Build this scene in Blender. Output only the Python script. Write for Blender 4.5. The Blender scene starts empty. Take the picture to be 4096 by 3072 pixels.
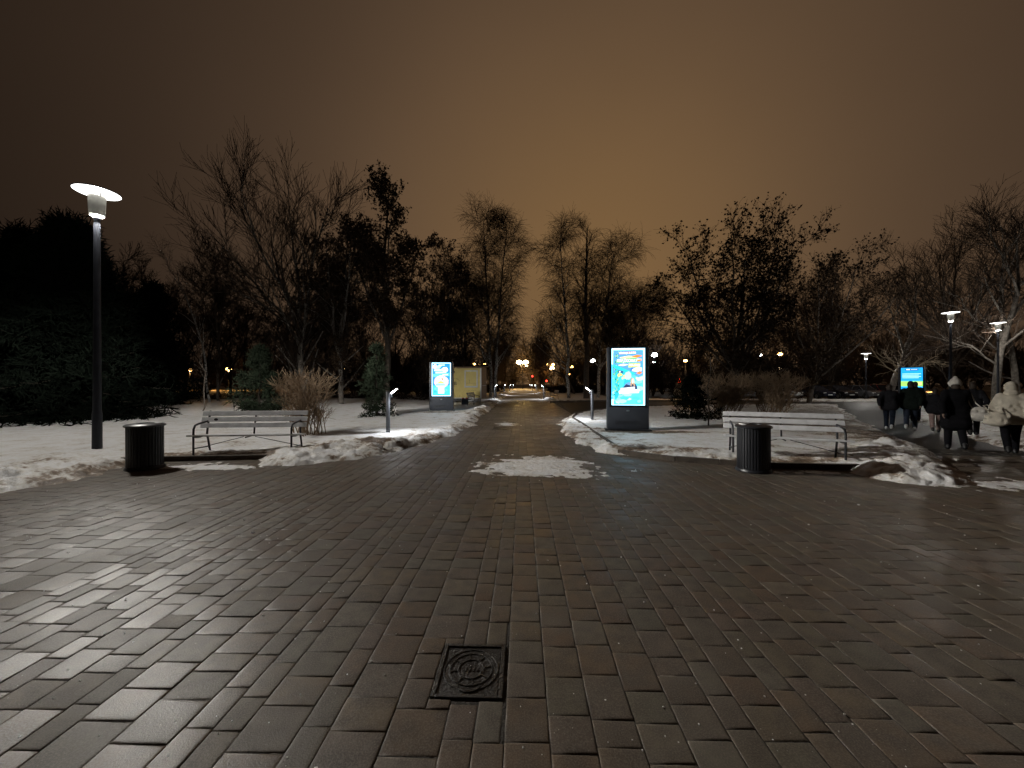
import bpy, bmesh, math, random
import numpy as np
from mathutils import Vector, Matrix
# ------------------------------------------------------------------ camera, sky, exposure
sc = bpy.context.scene
COL = sc.collection
R_ = math.radians
cam = bpy.data.objects.new('camera', bpy.data.cameras.new('camera')); COL.objects.link(cam)
cam.data.sensor_width = 36; cam.data.lens = 13.36; cam.data.clip_start = .05; cam.data.clip_end = 3000
cam.location = (0, 0, 1.6); cam.rotation_euler = (R_(90), 0, 0)
sc.camera = cam
sc.view_settings.view_transform = 'Standard'; sc.view_settings.look = 'None'
sc.view_settings.exposure = 0; sc.view_settings.gamma = 1
sc.cycles.use_denoising = True
try: sc.cycles.denoiser = 'OPENIMAGEDENOISE'
except Exception: pass
sc.cycles.sample_clamp_indirect = 4.0
sc.cycles.max_bounces = 3; sc.cycles.diffuse_bounces = 2; sc.cycles.glossy_bounces = 2; sc.cycles.caustics_reflective = False; sc.cycles.caustics_refractive = False
sc.cycles.use_light_tree = True
# night sky: low cloud lit by the city, brightest over the town ahead and to the right
w = bpy.data.worlds.new('World'); sc.world = w; w.use_nodes = True
nt = w.node_tree; nt.nodes.clear()
out = nt.nodes.new('ShaderNodeOutputWorld'); bg = nt.nodes.new('ShaderNodeBackground')
tc = nt.nodes.new('ShaderNodeTexCoord')
def wmath(op, a, b=None, c=None):
    n = nt.nodes.new('ShaderNodeMath'); n.operation = op
    for i, v in enumerate((a, b, c)):
        if v is None: continue
        if isinstance(v, (int, float)): n.inputs[i].default_value = v
        else: nt.links.new(v, n.inputs[i])
    return n.outputs[0]
vn = nt.nodes.new('ShaderNodeVectorMath'); vn.operation = 'NORMALIZE'; nt.links.new(tc.outputs['Generated'], vn.inputs[0])
dp = nt.nodes.new('ShaderNodeVectorMath'); dp.operation = 'DOT_PRODUCT'; nt.links.new(vn.outputs[0], dp.inputs[0])
g = Vector((.20, .945, .26)).normalized(); dp.inputs[1].default_value = g
sp = nt.nodes.new('ShaderNodeSeparateXYZ'); nt.links.new(vn.outputs[0], sp.inputs[0])
glow = wmath('EXPONENT', wmath('MULTIPLY', wmath('SUBTRACT', dp.outputs['Value'], 1.0), 4.7))
lum = wmath('ADD', glow, .05)
nz = nt.nodes.new('ShaderNodeTexNoise'); nt.links.new(vn.outputs[0], nz.inputs['Vector'])
nz.inputs['Scale'].default_value = 2.2; nz.inputs['Detail'].default_value = 3
lum = wmath('MULTIPLY', lum, wmath('ADD', wmath('MULTIPLY', nz.outputs['Fac'], .22), .89))
mix = nt.nodes.new('ShaderNodeMix'); mix.data_type = 'RGBA'
mix.inputs['A'].default_value = (1.0, .63, .42, 1); mix.inputs['B'].default_value = (1.0, .57, .24, 1)
nt.links.new(glow, mix.inputs['Factor'])
nt.links.new(mix.outputs['Result'], bg.inputs['Color'])
nt.links.new(wmath('MULTIPLY', lum, .186), bg.inputs['Strength'])
nt.links.new(bg.outputs[0], out.inputs['Surface'])
# ------------------------------------------------------------------ helpers
rng = np.random.default_rng(7); random.seed(7)
PI = math.pi
def tag(o, label=None, cat=None, group=None, kind=None):
    if label: o['label'] = label
    if cat: o['category'] = cat
    if group: o['group'] = group
    if kind: o['kind'] = kind
    return o
def empty(name, loc=(0, 0, 0), rz=0, label=None, cat=None, group=None):
    o = bpy.data.objects.new(name, None); COL.objects.link(o)
    o.location = loc; o.rotation_euler = (0, 0, rz); o.empty_display_size = .2
    return tag(o, label, cat, group)
def obj(name, me, mats=None, parent=None, loc=None, rot=None):
    o = bpy.data.objects.new(name, me); COL.objects.link(o)
    if mats is not None:
        if not isinstance(mats, (list, tuple)): mats = [mats]
        if len(me.materials) == 0:
            for m in mats: me.materials.append(m)
    if parent is not None: o.parent = parent
    if loc is not None: o.location = loc
    if rot is not None: o.rotation_euler = rot
    return o
def copy_tree(o, parent=None):
    c = o.copy(); COL.objects.link(c); c.parent = parent
    for ch in list(o.children): copy_tree(ch, c)
    return c
def raw_mesh(name, co, quads=None, tris=None, smooth=False):
    me = bpy.data.meshes.new(name)
    co = np.asarray(co, dtype=np.float32).reshape(-1, 3)
    me.vertices.add(len(co)); me.vertices.foreach_set('co', co.ravel())
    idx, starts, p = [], [], 0
    for arr, k in ((quads, 4), (tris, 3)):
        if arr is None or len(arr) == 0: continue
        arr = np.asarray(arr, dtype=np.int32).reshape(-1, k)
        idx.append(arr.ravel()); starts.append(p + np.arange(len(arr), dtype=np.int32) * k); p += arr.size
    idx = np.concatenate(idx); starts = np.concatenate(starts)
    me.loops.add(len(idx)); me.loops.foreach_set('vertex_index', idx)
    me.polygons.add(len(starts)); me.polygons.foreach_set('loop_start', starts)
    me.update(calc_edges=True)
    me.polygons.foreach_set('use_smooth', np.full(len(starts), smooth, dtype=bool))
    return me
class MB:
    """collects faces for one mesh object"""
    def __init__(s): s.v, s.f, s.m, s.cur = [], [], [], 0
    def mat(s, i): s.cur = i; return s
    def poly(s, pts):
        n = len(s.v); s.v += [tuple(p) for p in pts]; s.f.append(tuple(range(n, n + len(pts)))); s.m.append(s.cur); return s
    def add(s, pts, faces):
        n = len(s.v); s.v += [tuple(p) for p in pts]
        for f in faces: s.f.append(tuple(n + i for i in f)); s.m.append(s.cur)
        return s
    def box(s, c, d, rot=None, bev=0.0):
        hx, hy, hz = d[0] / 2, d[1] / 2, d[2] / 2
        bm = bmesh.new(); bmesh.ops.create_cube(bm, size=1)
        for v in bm.verts: v.co = Vector((v.co.x * d[0], v.co.y * d[1], v.co.z * d[2]))
        if bev: bmesh.ops.bevel(bm, geom=list(bm.edges), offset=bev, segments=2, affect='EDGES', profile=.5)
        Mx = Matrix.Translation(Vector(c)) @ (rot.to_4x4() if rot is not None else Matrix.Identity(4))
        bm.verts.ensure_lookup_table(); bm.verts.index_update()
        s.add([Mx @ v.co for v in bm.verts], [[v.index for v in f.verts] for f in bm.faces]); bm.free(); return s
    def tube(s, pts, rad, n=10, cap=True):
        pts = [Vector(p) for p in pts]; K = len(pts)
        if not hasattr(rad, '__len__'): rad = [rad] * K
        rings = []; u = None
        for i, p in enumerate(pts):
            d = (pts[min(i + 1, K - 1)] - pts[max(i - 1, 0)]).normalized()
            if u is None:
                a = Vector((0, 0, 1)) if abs(d.z) < .9 else Vector((1, 0, 0)); u = d.cross(a).normalized()
            else: u = (u - d * u.dot(d)).normalized()
            v = d.cross(u)
            rings.append([p + (u * math.cos(2 * PI * k / n) + v * math.sin(2 * PI * k / n)) * rad[i] for k in range(n)])
        base = len(s.v)
        for r in rings: s.v += [tuple(q) for q in r]
        for i in range(K - 1):
            for k in range(n):
                s.f.append((base + i * n + k, base + i * n + (k + 1) % n, base + (i + 1) * n + (k + 1) % n, base + (i + 1) * n + k)); s.m.append(s.cur)
        if cap:
            s.f.append(tuple(base + k for k in reversed(range(n)))); s.m.append(s.cur)
            s.f.append(tuple(base + (K - 1) * n + k for k in range(n))); s.m.append(s.cur)
        return s
    def lathe(s, prof, n=24, c=(0, 0, 0), cap=True):
        base = len(s.v)
        for r, z in prof:
            s.v += [(c[0] + r * math.cos(2 * PI * k / n), c[1] + r * math.sin(2 * PI * k / n), c[2] + z) for k in range(n)]
        for i in range(len(prof) - 1):
            for k in range(n):
                s.f.append((base + i * n + k, base + i * n + (k + 1) % n, base + (i + 1) * n + (k + 1) % n, base + (i + 1) * n + k)); s.m.append(s.cur)
        if cap:
            s.f.append(tuple(base + k for k in reversed(range(n)))); s.m.append(s.cur)
            s.f.append(tuple(base + (len(prof) - 1) * n + k for k in range(n))); s.m.append(s.cur)
        return s
    def ell(s, c, r, n=14, m=9, rot=None):
        c = Vector(c); base = len(s.v); pts = []
        for i in range(1, m):
            th = PI * i / m
            for k in range(n):
                ph = 2 * PI * k / n
                p = Vector((r[0] * math.sin(th) * math.cos(ph), r[1] * math.sin(th) * math.sin(ph), r[2] * math.cos(th)))
                pts.append(c + (rot @ p if rot is not None else p))
        for zz in (r[2], -r[2]):
            p = Vector((0, 0, zz)); pts.append(c + (rot @ p if rot is not None else p))
        fs = []
        for i in range(m - 2):
            for k in range(n): fs.append((i * n + k, (i + 1) * n + k, (i + 1) * n + (k + 1) % n, i * n + (k + 1) % n))
        t, b = len(pts) - 2, len(pts) - 1
        for k in range(n):
            fs.append((t, k, (k + 1) % n)); fs.append((b, (m - 2) * n + (k + 1) % n, (m - 2) * n + k))
        s.add(pts, fs); return s
    def cap(s, p0, r0, p1, r1, n=12):
        p0, p1 = Vector(p0), Vector(p1); d = (p1 - p0); L = d.length or 1e-4; d.normalize()
        pts, rad = [], []
        for a in (-80, -50, -20): pts.append(p0 + d * r0 * math.sin(R_(a))); rad.append(r0 * math.cos(R_(a)))
        pts += [p0, p1]; rad += [r0, r1]
        for a in (20, 50, 80): pts.append(p1 + d * r1 * math.sin(R_(a))); rad.append(r1 * math.cos(R_(a)))
        return s.tube(pts, rad, n)
    def mesh(s, name, smooth=False):
        me = bpy.data.meshes.new(name); me.from_pydata(s.v, [], s.f); me.update()
        me.polygons.foreach_set('material_index', s.m)
        if smooth: me.polygons.foreach_set('use_smooth', [True] * len(s.f))
        return me
    def build(s, name, mats, parent=None, loc=None, rot=None, smooth=False):
        me = s.mesh(name, smooth)
        o = obj(name, me, mats, parent, loc, rot)
        if smooth == 'auto':
            pass
        return o
def autosmooth(o, ang=35):
    me = o.data
    me.polygons.foreach_set('use_smooth', [True] * len(me.polygons))
    try: me.set_sharp_from_angle(angle=R_(ang))
    except Exception: pass
    return o
# ------------------------------------------------------------------ materials
def pin(nt, node, key, val):
    if isinstance(val, (int, float, tuple)): node.inputs[key].default_value = val
    else: nt.links.new(val, node.inputs[key])
def c4(c): return (c[0], c[1], c[2], 1)
def M(name, c1, c2=None, scale=4., rough=.7, bump=0., bscale=40., metal=0., spec=.5, detail=4., lo=.35, hi=.65, coords='Object', rvar=0.):
    m = bpy.data.materials.new(name); m.use_nodes = True; t = m.node_tree; b = t.nodes['Principled BSDF']
    b.inputs['Roughness'].default_value = rough; b.inputs['Metallic'].default_value = metal
    b.inputs['Specular IOR Level'].default_value = spec
    co = t.nodes.new('ShaderNodeTexCoord')
    if c2 is None: c2 = tuple(x * .75 for x in c1)
    n = t.nodes.new('ShaderNodeTexNoise'); n.inputs['Scale'].default_value = scale; n.inputs['Detail'].default_value = detail
    t.links.new(co.outputs[coords], n.inputs['Vector'])
    r = t.nodes.new('ShaderNodeValToRGB'); r.color_ramp.elements[0].position = lo; r.color_ramp.elements[1].position = hi
    r.color_ramp.elements[0].color = c4(c1); r.color_ramp.elements[1].color = c4(c2)
    t.links.new(n.outputs['Fac'], r.inputs[0]); t.links.new(r.outputs[0], b.inputs['Base Color'])
    if rvar:
        mr = t.nodes.new('ShaderNodeMapRange'); mr.inputs['To Min'].default_value = rough - rvar; mr.inputs['To Max'].default_value = rough + rvar
        t.links.new(n.outputs['Fac'], mr.inputs['Value']); t.links.new(mr.outputs[0], b.inputs['Roughness'])
    if bump:
        n2 = t.nodes.new('ShaderNodeTexNoise'); n2.inputs['Scale'].default_value = bscale; n2.inputs['Detail'].default_value = 5
        t.links.new(co.outputs[coords], n2.inputs['Vector'])
        bp = t.nodes.new('ShaderNodeBump'); bp.inputs['Strength'].default_value = bump; bp.inputs['Distance'].default_value = .02
        t.links.new(n2.outputs['Fac'], bp.inputs['Height']); t.links.new(bp.outputs[0], b.inputs['Normal'])
    return m
def E(name, c, s=1.0):
    m = bpy.data.materials.new(name); m.use_nodes = True; b = m.node_tree.nodes['Principled BSDF']
    b.inputs['Base Color'].default_value = (.02, .02, .02, 1); b.inputs['Roughness'].default_value = .3
    b.inputs['Emission Color'].default_value = c4(c); b.inputs['Emission Strength'].default_value = s
    return m
MAT = {}
MAT['bark'] = M('bark_dark', (.050, .040, .032), (.095, .075, .058), 6, .9, .6, 30)
MAT['barkgrey'] = M('bark_pale_grey', (.16, .14, .12), (.07, .06, .05), 5, .9, .6, 25)
MAT['twig'] = M('twig_brown', (.050, .036, .027), (.034, .025, .019), 3, 1.0, spec=.1)
MAT['twigdark'] = M('twig_dark', (.022, .016, .013), (.032, .024, .018), 3, 1.0, spec=.0)
MAT['twigtan'] = M('twig_tan', (.30, .21, .13), (.19, .13, .08), 5, .85)
MAT['leaf'] = M('dead_leaf', (.030, .020, .013), (.048, .031, .019), 8, .9, spec=.1)
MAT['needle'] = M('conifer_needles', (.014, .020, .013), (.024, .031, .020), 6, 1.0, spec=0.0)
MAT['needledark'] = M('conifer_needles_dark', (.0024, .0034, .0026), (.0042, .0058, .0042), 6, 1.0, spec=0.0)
MAT['barkblack'] = M('bark_of_spruce', (.012, .010, .008), (.02, .016, .013), 6, .95, spec=.1)
MAT['black'] = M('black_painted_metal', (.012, .013, .017), (.02, .021, .026), 3, .38, .08, 60)
MAT['iron'] = M('cast_iron', (.014, .012, .011), (.026, .022, .019), 18, .42, .5, 70)
MAT['pole'] = M('lamp_pole_paint', (.012, .014, .020), (.02, .022, .03), 4, .45, .05, 50, spec=.35)
MAT['bollard'] = M('bollard_grey_paint', (.045, .047, .055), (.065, .068, .076), 6, .5, .06, 60)
MAT['slat'] = M('grey_painted_wood', (.74, .74, .76), (.60, .60, .62), 7, .55, .15, 45)
MAT['slatdark'] = M('dark_painted_wood', (.06, .045, .035), (.09, .07, .055), 7, .6, .15, 45)
MAT['kiosk'] = M('kiosk_anthracite', (.028, .034, .046), (.036, .042, .055), 5, .42, .04, 80)
MAT['kerb'] = M('kerb_concrete', (.060, .047, .037), (.10, .08, .063), 9, .8, .5, 40)
MAT['slab'] = M('concrete_slab', (.16, .13, .10), (.09, .07, .055), 5, .85, .4, 30)
MAT['chrome'] = M('lock_metal', (.5, .5, .5), (.4, .4, .4), 9, .3, metal=1)
MAT['glass'] = M('dark_glass', (.008, .009, .012), (.012, .013, .016), 3, .08)
def fabric(name, c, s=14, v=.7): return M(name, c, tuple(x * v for x in c), s, .95, .5, 60, spec=.08)
# paving: one colour per paver
def paver_mat(name, src):
    m = bpy.data.materials.new(name); m.use_nodes = True; t = m.node_tree; b = t.nodes['Principled BSDF']
    if src == 'object':
        oi = t.nodes.new('ShaderNodeObjectInfo'); rnd = oi.outputs['Random']
    else:
        a = t.nodes.new('ShaderNodeAttribute'); a.attribute_name = 'tone'; rnd = a.outputs['Fac']
    ramp = t.nodes.new('ShaderNodeValToRGB'); ramp.color_ramp.interpolation = 'LINEAR'; e = ramp.color_ramp.elements
    cols = [(0, (0.106, 0.068, 0.049)), (.15, (0.123, 0.085, 0.056)), (.3, (0.094, 0.074, 0.059)), (.45, (0.135, 0.099, 0.063)), (.6, (0.099, 0.089, 0.067)), (.75, (0.112, 0.078, 0.061)), (.88, (0.118, 0.105, 0.083)), (1, (0.139, 0.105, 0.073))]
    e[0].position, e[0].color = cols[0][0], c4(cols[0][1]); e[1].position, e[1].color = cols[-1][0], c4(cols[-1][1])
    for p, c in cols[1:-1]: x = e.new(p); x.color = c4(c)
    t.links.new(rnd, ramp.inputs[0])
    geo = t.nodes.new('ShaderNodeNewGeometry')
    def noise(sc_, d=4):
        n = t.nodes.new('ShaderNodeTexNoise'); n.inputs['Scale'].default_value = sc_; n.inputs['Detail'].default_value = d
        t.links.new(geo.outputs['Position'], n.inputs['Vector']); return n.outputs['Fac']
    n1, n2, n3 = noise(9), noise(140, 3), noise(1.1, 3)
    def mixc(f, a, b_, bt='MIX'):
        n = t.nodes.new('ShaderNodeMix'); n.data_type = 'RGBA'; n.blend_type = bt
        pin(t, n, 'Factor', f); pin(t, n, 'A', a); pin(t, n, 'B', b_); return n.outputs['Result']
    def mr(v, a, b_, c, d):
        n = t.nodes.new('ShaderNodeMapRange'); n.inputs[1].default_value = a; n.inputs[2].default_value = b_; n.inputs[3].default_value = c; n.inputs[4].default_value = d
        t.links.new(v, n.inputs[0]); return n.outputs[0]
    col = mixc(mr(n1, .36, .66, 0, .75), ramp.outputs[0], (.055, .045, .037, 1))
    col = mixc(mr(n2, .42, .72, 0, .62), col, (.20, .168, .138, 1))
    n4 = noise(.55, 6); n5 = noise(4.5, 6)
    film = t.nodes.new('ShaderNodeMath'); film.operation = 'MULTIPLY'; t.links.new(mr(n4, .48, .66, 0, 1), film.inputs[0]); t.links.new(mr(n5, .40, .65, 0, .34), film.inputs[1])
    col = mixc(film.outputs[0], col, (.21, .187, .16, 1))
    vo = t.nodes.new('ShaderNodeTexVoronoi'); vo.inputs['Scale'].default_value = 30; t.links.new(geo.outputs['Position'], vo.inputs['Vector'])
    speck = mr(vo.outputs['Distance'], .05, .09, 1, 0)
    sm = t.nodes.new('ShaderNodeMath'); sm.operation = 'MULTIPLY'; t.links.new(speck, sm.inputs[0])
    t.links.new(mr(noise(3.2, 2), .55, .62, 0, .75), sm.inputs[1])
    col = mixc(sm.outputs[0], col, (.55, .52, .47, 1))
    t.links.new(col, b.inputs['Base Color'])
    ro = t.nodes.new('ShaderNodeMath'); ro.operation = 'ADD'; t.links.new(mr(n3, .3, .7, .44, .66), ro.inputs[0]); t.links.new(mr(rnd, 0, 1, -.10, .10), ro.inputs[1])
    t.links.new(ro.outputs[0], b.inputs['Roughness']); b.inputs['Specular IOR Level'].default_value = .30
    bp = t.nodes.new('ShaderNodeBump'); bp.inputs['Strength'].default_value = .35; bp.inputs['Distance'].default_value = .005
    t.links.new(n2, bp.inputs['Height'])
    bp2 = t.nodes.new('ShaderNodeBump'); bp2.inputs['Strength'].default_value = .12; bp2.inputs['Distance'].default_value = .015
    t.links.new(n1, bp2.inputs['Height']); t.links.new(bp.outputs[0], bp2.inputs['Normal']); t.links.new(bp2.outputs[0], b.inputs['Normal'])
    return m
MAT['paver'] = paver_mat('paver_stone', 'object'); MAT['paver_far'] = paver_mat('paver_stone_joined', 'attr')
MAT['joint'] = M('joint_sand', (.034, .028, .023), (.30, .27, .23), 6, .95, .8, 60, lo=.55, hi=.72, detail=8)
def snow_mat():
    m = bpy.data.materials.new('old_snow'); m.use_nodes = True; t = m.node_tree; b = t.nodes['Principled BSDF']
    geo = t.nodes.new('ShaderNodeNewGeometry')
    def noise(s, d=5):
        n = t.nodes.new('ShaderNodeTexNoise'); n.inputs['Scale'].default_value = s; n.inputs['Detail'].default_value = d
        t.links.new(geo.outputs['Position'], n.inputs['Vector']); return n.outputs['Fac']
    at = t.nodes.new('ShaderNodeAttribute'); at.attribute_name = 'dirt'
    def ma(op, a, b_):
        n = t.nodes.new('ShaderNodeMath'); n.operation = op
        for i, v in enumerate((a, b_)):
            if isinstance(v, (int, float)): n.inputs[i].default_value = v
            else: t.links.new(v, n.inputs[i])
        return n.outputs[0]
    na, nb = noise(2.4, 7), noise(14, 6)
    f = ma('ADD', ma('MULTIPLY', na, .6), ma('MULTIPLY', nb, .4))
    f = ma('ADD', f, ma('MULTIPLY', at.outputs['Fac'], .30))
    r = t.nodes.new('ShaderNodeValToRGB'); e = r.color_ramp.elements
    e[0].position, e[0].color = .48, (.84, .84, .85, 1); e[1].position, e[1].color = .84, (.10, .068, .042, 1)
    x = e.new(.62); x.color = (.70, .67, .63, 1); x = e.new(.71); x.color = (.27, .20, .145, 1)
    t.links.new(f, r.inputs[0]); t.links.new(r.outputs[0], b.inputs['Base Color'])
    b.inputs['Roughness'].default_value = .55; b.inputs['Specular IOR Level'].default_value = .35
    bp = t.nodes.new('ShaderNodeBump'); bp.inputs['Strength'].default_value = .7; bp.inputs['Distance'].default_value = .04
    t.links.new(nb, bp.inputs['Height'])
    bp2 = t.nodes.new('ShaderNodeBump'); bp2.inputs['Strength'].default_value = .5; bp2.inputs['Distance'].default_value = .01
    t.links.new(noise(70, 4), bp2.inputs['Height']); t.links.new(bp.outputs[0], bp2.inputs['Normal']); t.links.new(bp2.outputs[0], b.inputs['Normal'])
    return m
MAT['snow'] = snow_mat()
MAT['ground'] = M('trodden_snow_and_earth', (.42, .38, .34), (.10, .075, .055), .35, .9, .5, 6, lo=.40, hi=.62, detail=8)
MAT['asphalt'] = M('damp_asphalt', (.022, .019, .017), (.036, .031, .027), .9, .55, .5, 90, rvar=.10, spec=.12)
# ------------------------------------------------------------------ ground, paving, kerbs, snow
def sheet(name, poly, z, m, label, cat):
    o = MB().poly([(x, y, z) for x, y in poly]).build(name, m); tag(o, label, cat, kind='structure'); return o
sheet('ground', [(-900, -300), (900, -300), (900, 1500), (-900, 1500)], -.07, MAT['ground'], 'wide ground of old snow and earth reaching under the far trees', 'ground')
DIRX = 10 / 380.; _n = math.hypot(1, DIRX); TX, TY = DIRX / _n, 1 / _n        # the path runs this way
def loc2w(s, t): return (s * TY + t * TX, -s * TX + t * TY)
base = sheet('paving_bed', [(-14, -6), (15, -6), (15, 8.5), (9.5, 9.5), (3.2, 9.6), (3.1, 20), (4.6, 37), (-2.0, 37), (-3.2, 12), (-4.5, 9.4), (-14, 9.4)], -.0052, MAT['joint'], 'dark sandy bed showing in the joints between the pavers of the square', 'paving')
sheet('path', [(-2.2, 35), (4.4, 35), (8.2, 170), (1.2, 170)], -.022, M('trodden_path', (.50, .47, .43), (.22, .19, .165), 1.2, .8, .6, 20), 'long straight park path running away to the orange lamps', 'path')
sheet('asphalt_path', [(7.0, 6.2), (16, -6), (40, -6), (40, 36), (26, 35.5), (3.0, 35.5), (-2.0, 32), (-2, 20), (4, 18), (12, 24)], -.026, MAT['asphalt'], 'dark asphalt footpath that the walkers follow past the right lawn', 'path')
sheet('parking_lot', [(9, 38.6), (75, 37.6), (110, 95), (5, 95)], -.030, MAT['asphalt'], 'dark asphalt car park behind the snow strip', 'parking lot')
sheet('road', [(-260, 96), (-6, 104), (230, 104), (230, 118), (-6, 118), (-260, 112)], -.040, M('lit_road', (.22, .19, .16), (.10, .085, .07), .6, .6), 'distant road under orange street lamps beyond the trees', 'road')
# pavers in columns of three widths along the path
HOLE = (-.215 * 1 - .14, 1.80, .20, 2.36)    # square cover: s0,t0,s1,t1 (filled below)
HS0, HS1, HT0, HT1 = -.475, -.095, 1.92, 2.33
SZ = (.14, .205, .265)
LZ = (.14, .19, .24, .28)
pav = []
s = -11.4; pr = random.Random(3); k = 0
while s < 13.5:
    wd = SZ[pr.choice((0, 1, 2, 1, 0, 2, 1))]; 
    s1 = s + wd; mid = (s + s1) / 2
    t = -1.5 + pr.random() * .2
    tmax = 37 if -3.1 < mid < 2.75 else (9.3 if mid < 0 else (9.4 if mid < 7.2 else 8.6))
    while t < tmax:
        ln = LZ[pr.choice((0, 1, 2, 2, 3, 2, 1))]
        pav.append((s, t, s1, t + ln)); t += ln
    s = s1
J = .0018
def paver_geo(w_, l_):
    """slightly domed stone with worn, rounded edges"""
    v = []; i0 = min(.030, w_ * .3, l_ * .3)
    for dx, z in ((i0, 0), (i0 * .4, -.0006), (i0 * .12, -.0018), (0, -.0042), (0, -.03)):
        v += [(-w_ / 2 + dx, -l_ / 2 + dx, z), (w_ / 2 - dx, -l_ / 2 + dx, z), (w_ / 2 - dx, l_ / 2 - dx, z), (-w_ / 2 + dx, l_ / 2 - dx, z)]
    f = [(0, 1, 2, 3)]
    for r in (0, 4, 8, 12):
        for k in range(4): f.append((r + k, r + 4 + k, r + 4 + (k + 1) % 4, r + (k + 1) % 4))
    return np.array(v), np.array(f)
near, far = [], []
for (a, b, c, d) in pav:
    cx, cy = loc2w((a + c) / 2, (b + d) / 2)
    # leave the place of the square cover free: clip to it
    if a < HS1 and c > HS0 and b < HT1 and d > HT0:
        parts = []
        if a < HS0 - .045: parts.append((a, b, HS0, d))
        if c > HS1 + .045: parts.append((HS1, b, c, d))
        aa, cc = max(a, HS0), min(c, HS1)
        if b < HT0 - .04: parts.append((aa, b, cc, HT0))
        if d > HT1 + .04: parts.append((aa, HT1, cc, d))
    else: parts = [(a, b, c, d)]
    for q in parts:
        X, Y = loc2w((q[0] + q[2]) / 2, (q[1] + q[3]) / 2)
        vis = Y > .9 and abs(X / Y) < 1.36 and 384 + 608 / max(Y, .1) < 800
        area = (q[2] - q[0]) * 380 / max(Y, .3) * (q[3] - q[1]) * 608 / max(Y, .3) ** 2 if vis else 0
        far.append((area, q, X, Y))
far.sort(key=lambda q: -q[0])
near, far = far[:300], far[300:]
pm = {}
prng = random.Random(11)
for area, q, X, Y in near:
    wd, ln = round(q[2] - q[0] - 2 * J, 3), round(q[3] - q[1] - 2 * J, 3)
    if (wd, ln) not in pm:
        v, f = paver_geo(wd, ln); pm[(wd, ln)] = raw_mesh('paver', v, f, smooth=True); pm[(wd, ln)].materials.append(MAT['paver'])
    o = bpy.data.objects.new('paver', pm[(wd, ln)]); COL.objects.link(o); o.parent = base
    o.location = (X, Y, prng.gauss(0, .0013)); o.rotation_euler = (prng.gauss(0, .0035), prng.gauss(0, .0035), -math.atan(DIRX) + prng.gauss(0, .006))
vv, ff, tone = [], [], []
ang = -math.atan(DIRX); ca, sa = math.cos(ang), math.sin(ang)
for i, (area, q, X, Y) in enumerate(far):
    v, f = paver_geo(q[2] - q[0] - 2 * J, q[3] - q[1] - 2 * J)
    v[:, 2] += prng.gauss(0, .0013) + prng.gauss(0, .0035) * v[:, 0] + prng.gauss(0, .0035) * v[:, 1]
    co = np.stack([v[:, 0] * ca - v[:, 1] * sa + X, v[:, 0] * sa + v[:, 1] * ca + Y, v[:, 2]], 1)
    vv.append(co); ff.append(f + 20 * i); tone += [prng.random()] * 20
me = raw_mesh('pavers_beyond', np.concatenate(vv), np.concatenate(ff), smooth=True)
at = me.attributes.new('tone', 'FLOAT', 'POINT'); at.data.foreach_set('value', np.array(tone, dtype=np.float32))
o = obj('pavers_beyond', me, MAT['paver_far'], base); o['kind'] = 'stuff'
# square iron cover in the paving, with raised rings and a lifting notch
hx, hy = loc2w((HS0 + HS1) / 2, (HT0 + HT1) / 2)
hc = empty('manhole_cover', (hx, hy, .002), ang, 'square black cast iron cover set in the paving in the foreground', 'manhole cover')
W, L = HS1 - HS0 - .012, HT1 - HT0 - .012
mb = MB()
for sx, sy, dx, dy in ((-1, 0, .022, L), (1, 0, .022, L), (0, -1, W - .046, .022), (0, 1, W - .046, .022)):
    mb.box((sx * (W / 2 - .011), sy * (L / 2 - .011), -.015), (dx, dy, .04), bev=.002)
mb.build('frame', MAT['iron'], hc)
lid = MB().box((0, 0, -.018), (W - .052, L - .052, .03), bev=.002).build('lid', MAT['iron'], hc)
mb = MB()
for r in (.150, .118, .070):
    n = 40
    for k in range(n):
        a0, a1 = 2 * PI * k / n, 2 * PI * (k + 1) / n
        p = [((r + dr) * math.cos(a), (r + dr) * math.sin(a), z) for a in (a0, a1) for dr, z in ((-.005, -.003), (-.002, .002), (.002, .002), (.005, -.003))]
        mb.add(p, [(0, 4, 5, 1), (1, 5, 6, 2), (2, 6, 7, 3)])
for k in range(8):
    a = 2 * PI * k / 8 + .2; ro = Matrix.Rotation(a, 3, 'Z')
    mb.box(ro @ Vector((.094, 0, -.0005)), (.04, .006, .005), ro)
for k in range(5): mb.box((-.03 + .022 * k, .0, 0), (.008, .036, .005))
mb.build('raised_rings', MAT['iron'], lid)
mb = MB(); mb.tube([(.06 * math.cos(a), -.115 + .045 * math.sin(a), .0) for a in np.linspace(PI, 2 * PI, 12)], .005, 6)
mb.build('lifting_handle', MAT['iron'], lid)
# round cover further down the path
rc = empty('manhole_cover', (-.39, 13.6, .0), 0, 'round dark cover on the path near the left screen', 'manhole cover')
MB().lathe([(.33, -.02), (.33, .010), (.30, .012), (.29, .004), (.02, .004)], 28).build('cover', MAT['iron'], rc)
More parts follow.
